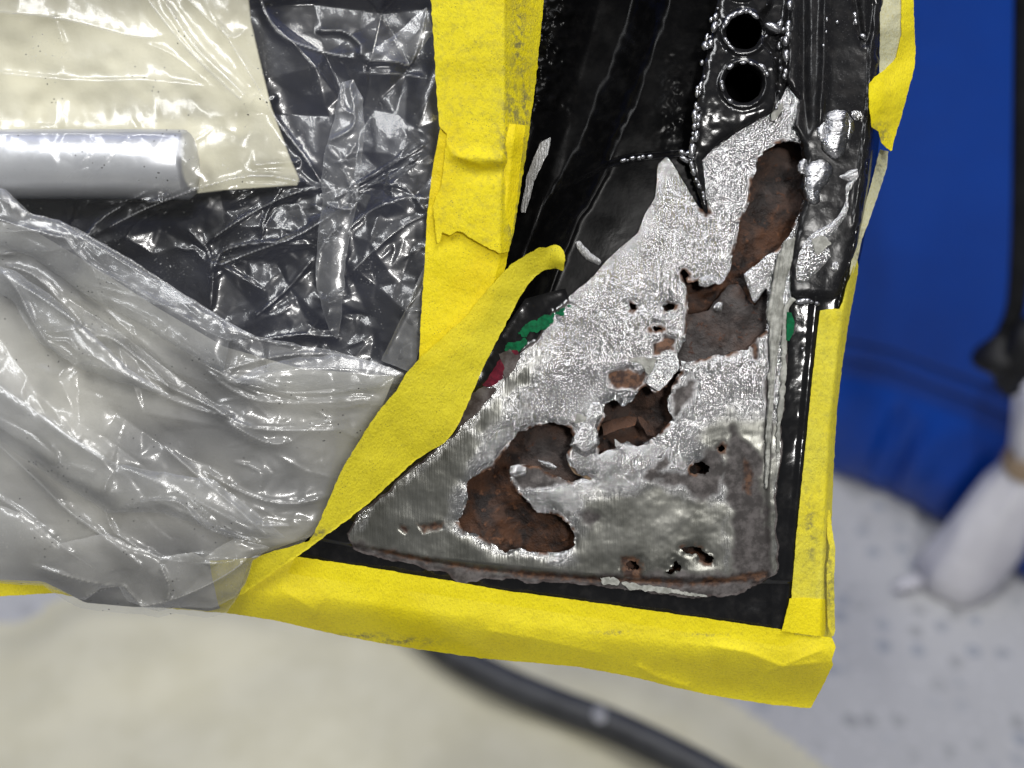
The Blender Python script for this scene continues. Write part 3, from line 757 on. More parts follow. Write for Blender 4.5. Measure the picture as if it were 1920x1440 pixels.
L1 = [(1268, -30), (1216, 120), (1182, 210), (1143, 305), (1112, 350), (1082, 410), (1056, 470), (1020, 560), (950, 680)]
def recess_z(X, Y, F):
    d, s, t = linedist(L1, X, Y)
    e = -d * s + 5 * fbm(X, Y, 60, 53, 3)       # + on the right of the channel's edge
    d2, s2, t2 = linedist([(1100, 330), (1143, 306), (1182, 295), (1236, 290), (1330, 280)], X, Y)
    plate = -5.5 + 4.5 * sstep(-4, 6, d2 * s2) + 0.12 * fbm(X, Y, 90, 55, 2)
    blob = np.exp(-(((X - 1262) / 24) ** 2 + ((Y - 200) / 90) ** 2))
    plate = plate + blob * (0.5 + 0.3 * fbm(X, Y, 12, 56, 3))
    chan = -17 + 0.6 * fbm(X, Y, 150, 57, 2) + 5 * sstep(1080, 1000, X + 0.25 * (Y - 200))
    lumps = sstep(1110, 1050, X + 0.1 * Y) * sstep(260, 190, Y)
    chan = chan + lumps * (0.9 * fbm(X, Y, 24, 58, 3))
    chan = chan + 0.10 * fbm(X + 0.3 * Y, Y * 0.12, 12, 59, 2) * sstep(200, 330, Y)
    k = sstep(-70, 4, e)
    return chan + (plate - chan) * k + 0.45 * np.exp(-((e - 3) / 6) ** 2) * sstep(270, 330, Y)
RECESS = [(930, -30), (1360, -30), (1320, 150), (1298, 300), (1310, 400), (1250, 420), (1240, 440), (1160, 510), (1090, 575), (1030, 640), (940, 740), (860, 800), (840, 700), (900, 560), (920, 300)]
poly_sheet('inner_recess', RECESS, 3, recess_z, 1.0, M_DEEP, panel)
bit('scraped_lip', [(1012, 268), (1034, 256), (1026, 290), (1002, 340), (985, 400), (976, 398), (988, 330)], -7.5, (0.4, 0.1), M_METAL, MA(0.5, 0.3, 0), seed=27)

# coating drips and a beaded edge highlight strung along the pressed edges: hundreds of tiny beads in one part
def drips():
    unit = []; 
    nu, nv = 10, 7
    Vs = []; Fs = []
    def add(px, py, z, rx, ry, rz, rot=0):
        b = len(Vs)
        cx, cy, cz = to_panel(px, py, z)
        for i in range(nv + 1):
            ph = math.pi * i / nv
            for j in range(nu):
                th = 2 * math.pi * j / nu
                x = rx * math.sin(ph) * math.cos(th); y = ry * math.sin(ph) * math.sin(th); zz = rz * math.cos(ph)
                Vs.append((cx + x * math.cos(rot) - y * math.sin(rot), cy + x * math.sin(rot) + y * math.cos(rot), cz + zz))
        for i in range(nv):
            for j in range(nu):
                Fs.append((b + i * nu + j, b + (i + 1) * nu + j, b + (i + 1) * nu + (j + 1) % nu, b + i * nu + (j + 1) % nu))
    def chain(pts, z, gap, r, jit, skip=0.32):
        P = smooth(pts, 10); acc = 0; last = P[0]
        for p in P[1:]:
            L = math.hypot(p[0] - last[0], p[1] - last[1]); ang = math.atan2(-(p[1] - last[1]), p[0] - last[0])
            acc += L; last = p
            if acc >= gap:
                acc = random.uniform(-gap * 0.5, gap * 0.3)
                if random.random() < skip: continue
                rr = r * random.uniform(0.8, 1.6)
                add(p[0] + random.uniform(-jit, jit), p[1] + random.uniform(-jit, jit), z, rr * S * random.uniform(1.0, 2.4), rr * S, rr * S * 0.8, ang)
    chain([(1342, 0), (1326, 70), (1310, 150), (1302, 230), (1294, 290)], 2.6, 8, 4.2, 1.2)
    chain([(1352, 5), (1332, 75), (1316, 160), (1308, 230), (1298, 280)], 3.2, 10, 4.0, 3, 0.25)
    chain([(1294, 290), (1300, 325), (1312, 350), (1322, 370)], 2.4, 10, 3.2, 2)
    chain([(1272, 280), (1284, 290), (1296, 286)], 1.6, 7, 5, 2)
    chain([(1276, 296), (1290, 302), (1300, 296)], 1.4, 7, 4, 2)
    chain([(1480, 0), (1477, 50), (1473, 100), (1470, 165)], 3.6, 9, 4.4, 2)
    chain([(1466, 20), (1464, 80), (1462, 140)], 1.4, 18, 3.5, 4)
    chain([(1548, 10), (1545, 120), (1540, 200)], 3.4, 16, 2.8, 3, 0.4)
    chain([(1552, 5), (1566, 12), (1570, 40)], 2.6, 8, 3.6, 4)
    chain([(1598, 20), (1606, 60), (1622, 74)], 1.8, 10, 3.4, 5)
    for (cx, cy, r) in BOLTS[:2]:
        chain([(cx + (r + 5) * math.cos(a), cy + (r + 5) * math.sin(a)) for a in np.linspace(2.0, 5.4, 14)], 3.9, 8, 3.6, 1.5)
    chain([(1440, 50), (1455, 56), (1464, 48)], 2.0, 8, 5.5, 4)
    chain([(1415, 115), (1432, 130), (1440, 155)], 3.2, 8, 4, 2)
    chain([(1495, 566), (1520, 564), (1545, 574)], 1.8, 8, 4, 2)
    chain([(1484, 650), (1500, 660), (1512, 655)], 0.8, 8, 3.5, 5)
    chain([(1146, 318), (1162, 304), (1190, 297), (1226, 291)], -1.2, 7, 3.0, 1.5)  # highlight along the recess plate's edge, modelled as bright beads
    chain([(1362, 190), (1380, 210), (1420, 205)], 2.4, 14, 3.2, 5)
    for _ in range(26):
        x = random.uniform(1330, 1470); y = random.uniform(0, 230)
        if min(math.hypot(x - c[0], y - c[1]) - c[2] for c in BOLTS) < 6: continue
        add(x, y, 2.7, random.uniform(1.5, 4) * S, random.uniform(1.5, 3.5) * S, 2.5 * S, random.random() * 3)
    tag(put('drips_and_highlight', make_mesh('drips_and_highlight', Vs, Fs), M_BEAD, panel), kind='stuff')
drips()

# --- welds, smeared metal with one modelled highlight, sealer, marks
def weld(name, pts, h, z0, seed, attrs=None, mat=None, wdt=16, ripple=0.03, ang=0.25):
    def zf(X, Y, F):
        u = X * math.sin(ang) + Y * math.cos(ang)
        return z0 + h * np.sqrt(np.clip(-F / wdt, 0, 1)) + ripple * np.sin(u * 0.75 + 2 * fbm(X, Y, 20, seed, 2)) * np.clip(-F / 6, 0, 1) + 0.06 * fbm(X, Y, 22, seed, 2)
    return poly_sheet(name, pts, 1.8, zf, 0.8, mat or (M_WELD if name == 'weld_bead' else M_METAL), panel, attrs or MA(0.12, 0.05, 0), rag=1.6, ragscale=14, seed=seed, rounded=True)
weld('weld_bead', [(1548, 214), (1570, 207), (1592, 212), (1594, 245), (1584, 285), (1568, 298), (1548, 288), (1540, 268), (1546, 240)], 2.2, 2.2, 101)
weld('weld_bead', [(1590, 218), (1602, 232), (1600, 252), (1588, 262), (1584, 240)], 1.3, 2.1, 102)
weld('weld_bead', [(1546, 226), (1552, 246), (1544, 266), (1532, 258), (1530, 240)], 1.4, 2.0, 103)
weld('weld_bead', [(1508, 322), (1522, 302), (1548, 300), (1562, 314), (1556, 340), (1540, 356), (1536, 380), (1520, 384), (1508, 360)], 1.9, 1.9, 104, ang=0.9)
weld('weld_bead', [(1500, 302), (1512, 300), (1512, 322), (1502, 326), (1494, 314)], 1.0, 1.9, 105)
weld('smeared_metal', [(1606, 322), (1598, 336), (1586, 350), (1584, 384), (1566, 410), (1548, 424), (1520, 440), (1500, 470), (1492, 520), (1508, 532), (1536, 506), (1556, 482), (1552, 452), (1570, 428), (1588, 400), (1592, 360), (1610, 332)], 0.7, 2.3, 106, ripple=0.05)
weld('smeared_metal', [(1588, 322), (1608, 316), (1606, 332), (1590, 340), (1574, 332)], 0.7, 2.3, 107, ripple=0.05)
weld('smeared_metal', [(1398, 516), (1424, 492), (1448, 474), (1456, 490), (1446, 520), (1428, 552), (1414, 566), (1405, 545)], 0.4, 0.0, 108, ripple=0.03)
weld('smeared_metal', [(1078, 454), (1088, 453), (1104, 470), (1126, 487), (1122, 496), (1100, 486), (1084, 468)], 0.6, -0.6, 111, MA(0.3, 0.3, 0))  # a highlight on the recess plate, built as a metal sliver
weld('smeared_metal', [(1596, 212), (1612, 208), (1616, 220), (1604, 226)], 0.8, 2.2, 109)
weld('smeared_metal', [(1560, 494), (1570, 492), (1570, 506), (1562, 508)], 0.6, 2.4, 110)
bit('primer_flake', [(1522, 448), (1544, 444), (1560, 456), (1540, 474), (1530, 476)], 3.3, (0, 0), M_SEAL, thick=0.3, rag=3.0, seed=23)
SEAL = [(1472, 452), (1493, 442), (1486, 486), (1472, 530), (1468, 556), (1470, 590), (1464, 636), (1456, 690), (1450, 780), (1446, 850), (1440, 916), (1432, 916), (1434, 830), (1438, 740), (1442, 660), (1444, 616), (1436, 585), (1444, 556), (1452, 510), (1458, 478)]
def seal_z(X, Y, F):
    st = np.sin((X + 0.16 * (Y - 600)) * 0.9 + 2 * fbm(X, Y, 40, 121, 2))
    return 1.1 + 0.8 * np.sqrt(np.clip(-F / 9, 0, 1)) + 0.22 * st + 0.2 * fbm(X, Y, 18, 122, 3)
SEAL = [(x - 2.0 if i < 11 else x + 2.0, y) if y > 620 else (x, y) for i, (x, y) in enumerate(SEAL)]
poly_sheet('seam_sealer', SEAL, 1.8, seal_z, 0.7, M_SEAL, panel, rag=2.0, ragscale=15, seed=123)
poly_sheet('seam_sealer', [(1482, 556), (1490, 562), (1478, 580), (1474, 620), (1474, 690), (1470, 760), (1464, 800), (1460, 850), (1455, 850), (1458, 780), (1464, 720), (1466, 650), (1466, 600), (1472, 572)], 2, lambda X, Y, F: 1.3 + 0.3 * np.sqrt(np.clip(-F / 5, 0, 1)), 0.5, M_SEAL, panel, rag=2.2, ragscale=12, seed=124)
bit('green_mark', [(1476, 585), (1484, 586), (1490, 604), (1488, 622), (1480, 640), (1474, 638)], 1.75, (0, 0), M_GREEN, thick=0.2, rag=0.6)
bit('green_mark', [(1046, 580), (1062, 566), (1066, 572), (1054, 590), (1034, 608), (1010, 622), (986, 630), (972, 624), (986, 608), (1012, 594)], 0.95, (0, 0), M_GREEN, thick=0.2, rag=9, seed=31)
bit('green_mark', [(954, 644), (972, 638), (988, 640), (986, 650), (968, 662), (950, 656)], 0.85, (0, 0), M_GREEN, thick=0.2, rag=6, seed=32)
bit('red_mark', [(926, 690), (938, 672), (946, 690), (942, 710), (922, 726), (906, 722)], 0.9, (0, 0), M_RED, thick=0.2, rag=2, seed=33)
bit('red_mark', [(958, 656), (972, 656), (976, 664), (966, 668)], 0.9, (0, 0), M_RED, thick=0.2, rag=2, seed=34)
bit('primer_patch', [(936, 664), (956, 656), (976, 666), (968, 690), (948, 708), (942, 690)], 0.8, (0, 0), M_PRIMER, thick=0.2, rag=2, seed=35)
bit('primer_patch', [(884, 738), (906, 724), (930, 730), (900, 770), (864, 800), (850, 800)], 0.8, (0, 0), M_PRIMER, thick=0.2, rag=3, seed=36)

# --- the door's body behind everything (keeps light from passing through)
KS = D / (D + 0.046) * 0.985
SHELL = [(-60, -40), (960 + 690 * KS, -40), (960 + 660 * KS, 720 - 330 * KS), (960 + 600 * KS, 720 - 120 * KS), (960 + 570 * KS, 720 + 180 * KS), (960 + 520 * KS, 720 + 450 * KS), (1000, 720 + 405 * KS), (500, 720 + 345 * KS), (-60, 720 + 345 * KS)]
poly_sheet('door_shell', SHELL, 12, lambda X, Y, F: -46 + 0 * X + 0.5 * fbm(X, Y, 160, 141, 2), -28, M_NAVY, panel)

# ================================================================== UNDER THE PLASTIC
def pz(z, amp, sc, seed): return lambda X, Y, F: z + amp * fbm(X, Y, sc, seed, 3)
o = poly_sheet('masking_paper', [(-60, -40), (462, -40), (470, 40), (486, 110), (508, 200), (545, 300), (566, 346), (420, 356), (340, 366), (-60, 372)], 8, pz(-34, 3.0, 120, 151), 0.3, M_PAPER)
tag(o, 'cream masking paper under the clear film behind the silvery pipe', 'paper')
o = poly_sheet('masking_paper', [(-60, 400), (60, 430), (160, 490), (300, 580), (420, 650), (560, 690), (740, 706), (700, 800), (640, 900), (600, 1000), (470, 1045), (430, 1136), (392, 1146), (330, 1140), (250, 1138), (160, 1130), (118, 1108), (80, 1090), (-60, 1084)], 8, pz(-10, 3, 140, 152), 0.3, M_PAPER2)
tag(o, 'greyish masking paper under the bunched film at the lower edge', 'paper')
pm = tube_mesh('silver_pipe', [to_panel(x, y, -20) for x, y in ((-60, 308), (50, 308), (150, 308), (250, 308), (350, 309), (356, 309), (357, 309))], [0.0103] * 5 + [0.0095, 0.006], 40)
o = tag(put('silver_pipe', pm, M_PIPE), 'silvery pipe end showing through the clear film over cream paper', 'pipe')

# ================================================================== CLEAR PLASTIC FILM
film = empty('plastic_film', 'crumpled clear plastic film bunched over the covered side of the door', 'plastic film')
from mathutils.geometry import delaunay_2d_cdt
def facets(X, Y, box, gap, amp, ang, stretch, seed, fade=40):
    """crumple: flat facets between scattered points of random height, drawn out along ang"""
    x0, y0, x1, y1 = box; r = np.random.default_rng(seed)
    ca, sa = math.cos(math.radians(ang)), math.sin(math.radians(ang))
    cx, cy = (x0 + x1) / 2, (y0 + y1) / 2; R = math.hypot(x1 - x0, y1 - y0) / 2 + gap * stretch
    us = np.arange(-R, R, gap * stretch); vs = np.arange(-R, R, gap)
    pts = []
    for u in us:
        for v in vs:
            uu = u + r.uniform(-0.55, 0.55) * gap * stretch; vv = v + r.uniform(-0.55, 0.55) * gap
            pts.append((cx + uu * ca - vv * sa, cy + uu * sa + vv * ca))
    h = r.uniform(-1, 1, len(pts)) * amp * r.uniform(0.3, 1.0, len(pts))
    vo, _, fo, ov, _, _ = delaunay_2d_cdt([Vector(p) for p in pts], [], [], 0, 1e-4)
    hz = [h[o[0]] if o else 0 for o in ov]
    Z = np.zeros_like(X)
    gx0, gy0 = X[0, 0], Y[0, 0]; st = (X[0, -1] - X[0, 0]) / (X.shape[1] - 1)
    for f in fo:
        (ax, ay), (bx, by), (c_x, c_y) = vo[f[0]], vo[f[1]], vo[f[2]]
        i0 = max(int((min(ax, bx, c_x) - gx0) / st) - 1, 0); i1 = min(int((max(ax, bx, c_x) - gx0) / st) + 3, X.shape[1])
        j0 = max(int((min(ay, by, c_y) - gy0) / st) - 1, 0); j1 = min(int((max(ay, by, c_y) - gy0) / st) + 3, X.shape[0])
        if i0 >= i1 or j0 >= j1: continue
        x = X[j0:j1, i0:i1]; y = Y[j0:j1, i0:i1]
        den = (by - c_y) * (ax - c_x) + (c_x - bx) * (ay - c_y)
        if abs(den) < 1e-9: continue
        u = ((by - c_y) * (x - c_x) + (c_x - bx) * (y - c_y)) / den
        v = ((c_y - ay) * (x - c_x) + (ax - c_x) * (y - c_y)) / den
        m = (u >= -1e-6) & (v >= -1e-6) & (u + v <= 1 + 1e-6)
        Z[j0:j1, i0:i1] = np.where(m, u * hz[f[0]] + v * hz[f[1]] + (1 - u - v) * hz[f[2]], Z[j0:j1, i0:i1])
    win = sstep(0, fade, X - x0) * sstep(0, fade, x1 - X) * sstep(0, fade, Y - y0) * sstep(0, fade, y1 - Y)
    return Z * win
def field(creases, rnd=(), fac=()):
    """height of a crumpled film and its stress whitening"""
    def hz(X, Y):
        z = np.zeros_like(X); st = np.zeros_like(X)
        for c in creases:
            pts, amp, wl, wr = c[:4]
            q = crease(smooth(pts, 4), X, Y, 1.0, wl * 0.75, wr * 0.75)
            z = z + amp * 0.6 * q
            if amp > 0: st = np.maximum(st, np.clip((q - 0.86) / 0.14, 0, 1) * min(1.0, amp / 3.0))
        for (x0, y0, x1, y1, n, ang, spread, ln, amp, wd, seed) in rnd:
            r = np.random.default_rng(seed)
            for _ in range(n):
                x, y = r.uniform(x0, x1), r.uniform(y0, y1)
                a = math.radians(r.normal(ang, spread)); L = ln * r.uniform(0.4, 1.3)
                bend = r.normal(0, 0.15) * L
                p = [(x - L / 2 * math.cos(a), y - L / 2 * math.sin(a)), (x - bend * math.sin(a) * 0.4, y + bend * math.cos(a) * 0.4), (x + L / 2 * math.cos(a), y + L / 2 * math.sin(a))]
                am = amp * r.uniform(0.3, 1.0) * r.choice([1, 1, -0.8])
                q = crease(p, X, Y, 1.0, wd * r.uniform(0.3, 1.4), wd * r.uniform(0.3, 1.4), 0.35)
                z = z + am * q
                if am > 0: st = np.maximum(st, np.clip((q - 0.9) / 0.1, 0, 1) * 0.25 * am / amp)
        for f in fac: z = z + facets(X, Y, *f)
        return z, st
    return hz
def film_part(name, pts, step, z0, fld, mat, rag=2.0, seed=5, tuck=0.0):
    cache = {}
    def get(X, Y):
        k = (X.shape, float(X.flat[0]), float(Y.flat[-1]))
        if k not in cache: cache[k] = fld(X, Y)
        return cache[k]
    def zf(X, Y, F):
        b = z0(X, Y) if callable(z0) else z0
        return b + get(X, Y)[0] + 0.07 * fbm(X, Y, 24, seed + 3, 2) - tuck * np.exp(F / 14)
    return poly_sheet(name, pts, step, zf, 0, mat, film, dict(stress=lambda X, Y, F: np.clip(get(X, Y)[1] + 0.12 * np.exp(F / 2.0), 0, 1)), rag=rag, ragscale=30, seed=seed)

upper = field([
    ([(-40, 132), (150, 150), (290, 150), (425, 168)], 1.6, 7, 26), ([(265, 80), (320, 102), (400, 165)], 1.5, 10, 6),
    ([(262, -20), (340, 80), (420, 160), (478, 208)], 3.0, 22, 10), ([(302, -10), (362, 82), (430, 150), (478, 196)], 3.2, 8, 20),
    ([(-40, 20), (110, 34), (260, 70), (330, 60)], 2.0, 30, 14), ([(345, -10), (428, 68), (462, 54)], 2.2, 10, 14), ([(100, 30), (112, 60), (118, 86)], 1.2, 7, 7),
    ([(395, 20), (475, 150), (520, 228), (568, 290), (604, 346)], 3.0, 14, 9), ([(470, 200), (478, 178), (500, 190), (520, 182)], 1.6, 6, 6),
    ([(480, -20), (520, 60), (600, 96), (672, 112)], 2.6, 30, 10), ([(590, 60), (640, 58), (676, 84), (672, 114)], 2.4, 18, 9), ([(672, 114), (740, 116), (772, 116), (800, 20)], 2.2, 16, 10),
    ([(660, 136), (740, 138), (800, 146)], 1.6, 10, 22), ([(646, 360), (720, 318), (800, 268)], 1.4, 5, 7), ([(652, 368), (730, 330), (790, 290)], 1.3, 5, 5), ([(660, 350), (740, 300), (765, 272)], 1.1, 4, 5),
    ([(640, 440), (700, 392), (770, 370), (806, 376)], 1.6, 8, 12), ([(648, 520), (700, 470), (760, 420), (806, 400)], 1.5, 8, 14), ([(700, 345), (760, 352), (800, 400)], 1.3, 5, 6),
    ([(130, 500), (180, 420), (240, 380)], 2.4, 9, 12), ([(170, 445), (300, 380), (470, 330), (600, 350)], 3.0, 12, 9), ([(380, 460), (470, 400), (560, 360), (640, 350)], 2.6, 10, 8), ([(390, 505), (480, 470), (560, 440), (640, 390)], 3.0, 9, 12),
    ([(400, 510), (420, 470), (500, 455), (590, 460)], 2.8, 10, 8), ([(392, 590), (398, 530), (390, 470), (350, 430)], 2.2, 8, 9), ([(590, 480), (540, 540), (470, 600)], 1.8, 8, 8),
    ([(480, 640), (560, 628), (640, 632)], 2.4, 8, 8), ([(-40, 252), (160, 250), (350, 254)], 1.2, 10, 20), ([(250, 245), (180, 320), (140, 372)], 0.9, 4, 5), ([(170, 285), (120, 340)], 0.8, 4, 4), ([(330, 325), (250, 372), (180, 385)], 0.9, 5, 4), ([(365, 345), (300, 372), (240, 400)], 0.9, 4, 5),
    ([(470, 310), (520, 305), (566, 304)], 2.4, 10, 12), ([(450, 345), (530, 346), (575, 340)], 2.0, 10, 8), ([(530, 350), (500, 400), (490, 450)], 1.8, 6, 7),
], [(140, 360, 640, 520, 24, -28, 28, 90, 0.8, 6, 201), (560, 380, 810, 660, 12, -40, 30, 90, 0.5, 6, 202), (0, 200, 380, 370, 10, -35, 18, 70, 0.3, 4, 204), (380, 500, 640, 660, 8, -30, 35, 80, 0.6, 7, 206)],
  [((110, 330, 660, 640), 36, 3.0, -32, 2.6, 401), ((110, 330, 660, 640), 15, 0.35, -25, 1.6, 402), ((440, -60, 830, 420), 64, 4.0, -50, 1.5, 403), ((560, 100, 830, 700), 34, 1.6, -45, 1.8, 404),
   ((-80, -80, 500, 280), 90, 1.6, 20, 2.0, 405), ((-80, 200, 420, 400), 22, 0.3, -30, 1.8, 406), ((560, 300, 830, 700), 14, 0.4, -40, 2.0, 407)])
def upz(X, Y):
    return 1.0 + 6.0 * np.exp(-((Y - 308) / 75) ** 2) * sstep(470, 340, X) - 4 * sstep(420, 560, X) * sstep(450, 250, Y)
film_part('film_layer', [(-60, -40), (812, -40), (830, 240), (812, 420), (806, 700), (770, 720), (400, 720), (150, 640), (-60, 520)], 2.7, upz, upper, M_FILM, seed=211)

strip = field([([(652, 150), (664, 200), (660, 240), (608, 268)], 2.0, 7, 7), ([(640, 160), (640, 200), (664, 215)], 1.6, 6, 6), ([(610, 270), (640, 300), (668, 270)], 1.6, 8, 8), ([(602, 380), (660, 392), (672, 350)], 1.6, 8, 8), ([(640, 420), (600, 470), (590, 560)], 1.5, 10, 14)],
              [(600, 260, 680, 400, 16, 40, 60, 45, 0.8, 6, 221)])
film_part('film_fold', [(640, 154), (662, 150), (680, 185), (683, 250), (676, 330), (668, 390), (660, 420), (656, 440), (648, 500), (642, 580), (634, 640), (622, 630), (606, 590), (594, 540), (592, 490), (596, 430), (604, 380), (602, 340), (610, 280), (628, 220)],
          2.5, lambda X, Y: 4.5 - 3 * sstep(260, 150, Y) - 2.5 * sstep(540, 640, Y), strip, M_FILM2, seed=222, tuck=1)
film_part('film_fold', [(732, 70), (800, 14), (812, 60), (772, 117), (690, 112), (700, 92)], 3, 4.0, field([([(735, 70), (772, 116)], 1.6, 12, 12)]), M_FILM2, seed=223, tuck=1)
film_part('film_fold', [(796, 500), (806, 520), (792, 640), (774, 700), (714, 676), (740, 620), (770, 560)], 3, 1.5, field([([(790, 520), (730, 640), (714, 676)], 1.5, 6, 20)]), M_FILM2, seed=224, tuck=0)
BAG = [(-60, 346), (0, 352), (18, 362), (60, 400), (110, 412), (180, 448), (250, 490), (320, 536), (390, 580), (480, 632), (620, 656), (700, 676), (758, 700), (745, 735), (700, 790), (655, 862), (628, 925), (606, 985), (560, 1024), (484, 1046), (462, 1096), (424, 1150), (392, 1158), (330, 1152), (296, 1156), (240, 1150), (152, 1141), (110, 1118), (80, 1098), (-60, 1092)]
bagc = [
    ([(-40, 352), (60, 402), (110, 414), (250, 492), (390, 582), (480, 634), (620, 656)], 2.2, 8, 8),
    ([(-40, 438), (90, 432), (140, 444), (146, 468)], 2.0, 8, 8), ([(-40, 480), (60, 472), (140, 468)], 1.8, 8, 6), ([(100, 412), (160, 490), (250, 540), (390, 620)], 2.6, 12, 20),
    ([(0, 496), (60, 514), (110, 560), (152, 608), (100, 622), (78, 616)], 2.6, 10, 9), ([(-10, 500), (30, 540), (60, 600), (100, 655), (142, 682)], 2.8, 16, 12), ([(142, 682), (210, 692), (262, 712), (302, 740)], 2.6, 9, 12),
    ([(142, 678), (160, 664), (220, 690), (300, 738)], 1.4, 5, 5), ([(130, 560), (220, 620), (300, 680), (420, 770)], -3.0, 8, 30), ([(150, 640), (200, 630), (270, 680), (330, 740)], 2.2, 14, 9),
    ([(-40, 698), (60, 768), (130, 820), (200, 866), (222, 872)], 4.0, 30, 26), ([(240, 590), (350, 660), (440, 712), (520, 730)], 2.2, 14, 18), ([(300, 740), (380, 770), (440, 780)], 1.8, 6, 8), ([(270, 700), (350, 740), (430, 778)], 2.0, 6, 10),
    ([(400, 700), (520, 668), (640, 664), (740, 690)], 1.8, 9, 12), ([(440, 716), (540, 736), (640, 734), (730, 726)], 2.0, 10, 7), ([(380, 690), (460, 744), (560, 756), (700, 748)], 1.8, 8, 12), ([(350, 720), (440, 790), (520, 806), (660, 804)], 2.0, 10, 18),
    ([(420, 790), (500, 830), (545, 828)], 2.2, 9, 9), ([(-40, 800), (60, 892), (130, 960), (200, 1010), (300, 1090)], 2.6, 20, 12), ([(-40, 910), (40, 960), (110, 1020), (200, 1082)], 2.2, 16, 20),
    ([(200, 960), (250, 944), (310, 938), (345, 948), (380, 985), (440, 1006), (512, 1026)], 2.6, 8, 9), ([(222, 872), (198, 910), (198, 960), (216, 1002)], 1.8, 7, 8), ([(300, 830), (380, 900), (440, 950), (520, 1022)], 2.4, 14, 12),
    ([(380, 880), (460, 925), (540, 945), (620, 930)], 2.0, 10, 12), ([(390, 930), (470, 980), (560, 985)], 1.8, 9, 12), ([(216, 1000), (300, 1046), (400, 1056), (470, 1046)], 2.0, 9, 12), ([(150, 1122), (222, 1098), (244, 1112), (272, 1146)], 2.0, 7, 8),
    ([(240, 1142), (330, 1122), (420, 1080), (474, 1040)], 2.4, 8, 12), ([(310, 1080), (318, 1110), (312, 1128)], 2.0, 6, 9), ([(330, 1130), (400, 1060), (410, 1052)], 1.4, 6, 7), ([(-40, 580), (60, 720), (90, 800)], -2.5, 40, 60), ([(200, 760), (330, 850), (420, 880)], -3.0, 40, 40),
    ([(90, 830), (110, 860), (108, 900)], 1.8, 10, 10), ([(110, 870), (160, 880), (180, 890)], 2.0, 8, 12),
]
def bagz(X, Y):
    return 9 + 5 * np.exp(-(((X - 180) / 260) ** 2 + ((Y - 830) / 220) ** 2)) - 6 * sstep(430, 720, X) - 4 * sstep(1000, 1150, Y)
film_part('film_bunch', BAG, 2.6, bagz, field(bagc, [(0, 420, 620, 1000, 22, 32, 9, 220, 0.7, 7, 231), (100, 850, 560, 1140, 14, 20, 35, 90, 0.6, 6, 232), (420, 680, 740, 900, 12, 8, 16, 150, 0.6, 6, 233)],
  [((-80, 380, 660, 1100), 56, 2.6, 33, 3.6, 411), ((60, 860, 640, 1170), 30, 1.0, 15, 2.2, 412), ((-80, 380, 760, 1000), 24, 0.5, 30, 4.0, 413)]), M_FILM3, seed=234, tuck=2)
film_part('film_pleat', [(438, 716), (480, 688), (560, 668), (640, 664), (720, 684), (758, 702), (716, 728), (640, 738), (540, 738), (470, 728)], 2.6, lambda X, Y: bagz(X, Y) + 3, field([([(440, 716), (560, 690), (700, 694)], 1.0, 10, 20)]), M_FILM2, seed=241, tuck=2)
film_part('film_pleat', [(-60, 690), (40, 752), (130, 818), (222, 872), (400, 900), (540, 1010), (440, 1010), (300, 960), (200, 960), (100, 900), (-60, 780)], 3, lambda X, Y: bagz(X, Y) + 4.5, field([([(-40, 696), (60, 762), (130, 818), (222, 872)], 3, 20, 30), ([(222, 872), (330, 920), (500, 1010)], 1.6, 12, 12)], [(0, 720, 520, 1000, 16, 32, 10, 160, 1.0, 10, 242)]), M_FILM2, seed=243, tuck=2)
film_part('film_pleat', [(-60, 480), (30, 508), (100, 556), (160, 612), (240, 690), (320, 742), (230, 720), (140, 686), (70, 640), (20, 560), (-60, 520)], 3, lambda X, Y: bagz(X, Y) + 4.5, field([([(0, 510), (80, 560), (155, 612)], 2, 10, 10), ([(20, 560), (80, 650), (150, 690)], 1.6, 10, 10)]), M_FILM2, seed=244, tuck=2)
film_part('film_pleat', [(-60, 350), (5, 354), (50, 400), (110, 412), (200, 462), (390, 580), (480, 632), (430, 640), (420, 700), (330, 650), (230, 590), (140, 540), (60, 480), (-60, 440)], 3, lambda X, Y: bagz(X, Y) + 3, field([([(-40, 400), (90, 440), (140, 448)], 1.8, 8, 10), ([(100, 414), (250, 500), (400, 600)], 1.8, 8, 16), ([(400, 585), (432, 650), (425, 700)], 1.2, 8, 8)]), M_FILM2, seed=245, tuck=2)

film_part('film_pleat', [(-60, 930), (40, 962), (110, 1018), (200, 1000), (300, 1046), (400, 1030), (440, 1008), (512, 1026), (474, 1050), (458, 1096), (440, 1122), (400, 1140), (330, 1138), (296, 1146), (240, 1128), (222, 1100), (190, 1104), (160, 1126), (118, 1112), (80, 1094), (-60, 1088)], 2.6, lambda X, Y: bagz(X, Y) + 3,
          field([([(150, 1122), (222, 1098), (244, 1112), (272, 1146)], 2.0, 7, 8), ([(240, 1142), (330, 1122), (420, 1080), (474, 1040)], 2.4, 8, 12), ([(300, 1060), (318, 1100), (312, 1128)], 2.0, 6, 9), ([(60, 1060), (160, 1090), (220, 1098)], 1.6, 8, 8)], [], [((-80, 1000, 520, 1180), 26, 1.0, 10, 2.4, 421)]), M_FILM4, seed=246, tuck=2)

# ================================================================== MASKING TAPE
def nodirt(X, Y, F): return np.zeros_like(X)
def spots(lst):
    def f(X, Y, F):
        m = np.zeros_like(X)
        for (x, y, rx, ry) in lst: m = np.maximum(m, np.exp(-(((X - x) / rx) ** 2 + ((Y - y) / ry) ** 2)))
        return m
    return f
def tape(pts, zf, mat, label, dirt=(), step=2.6, rag=0.7, seed=300, thick=0.22, name='masking_tape'):
    o = poly_sheet(name, pts, step, zf, thick, mat, None, dict(dirt=spots(dirt)), rag=rag, ragscale=9, seed=seed)
    return tag(o, label, 'tape', 'strips of yellow masking tape')

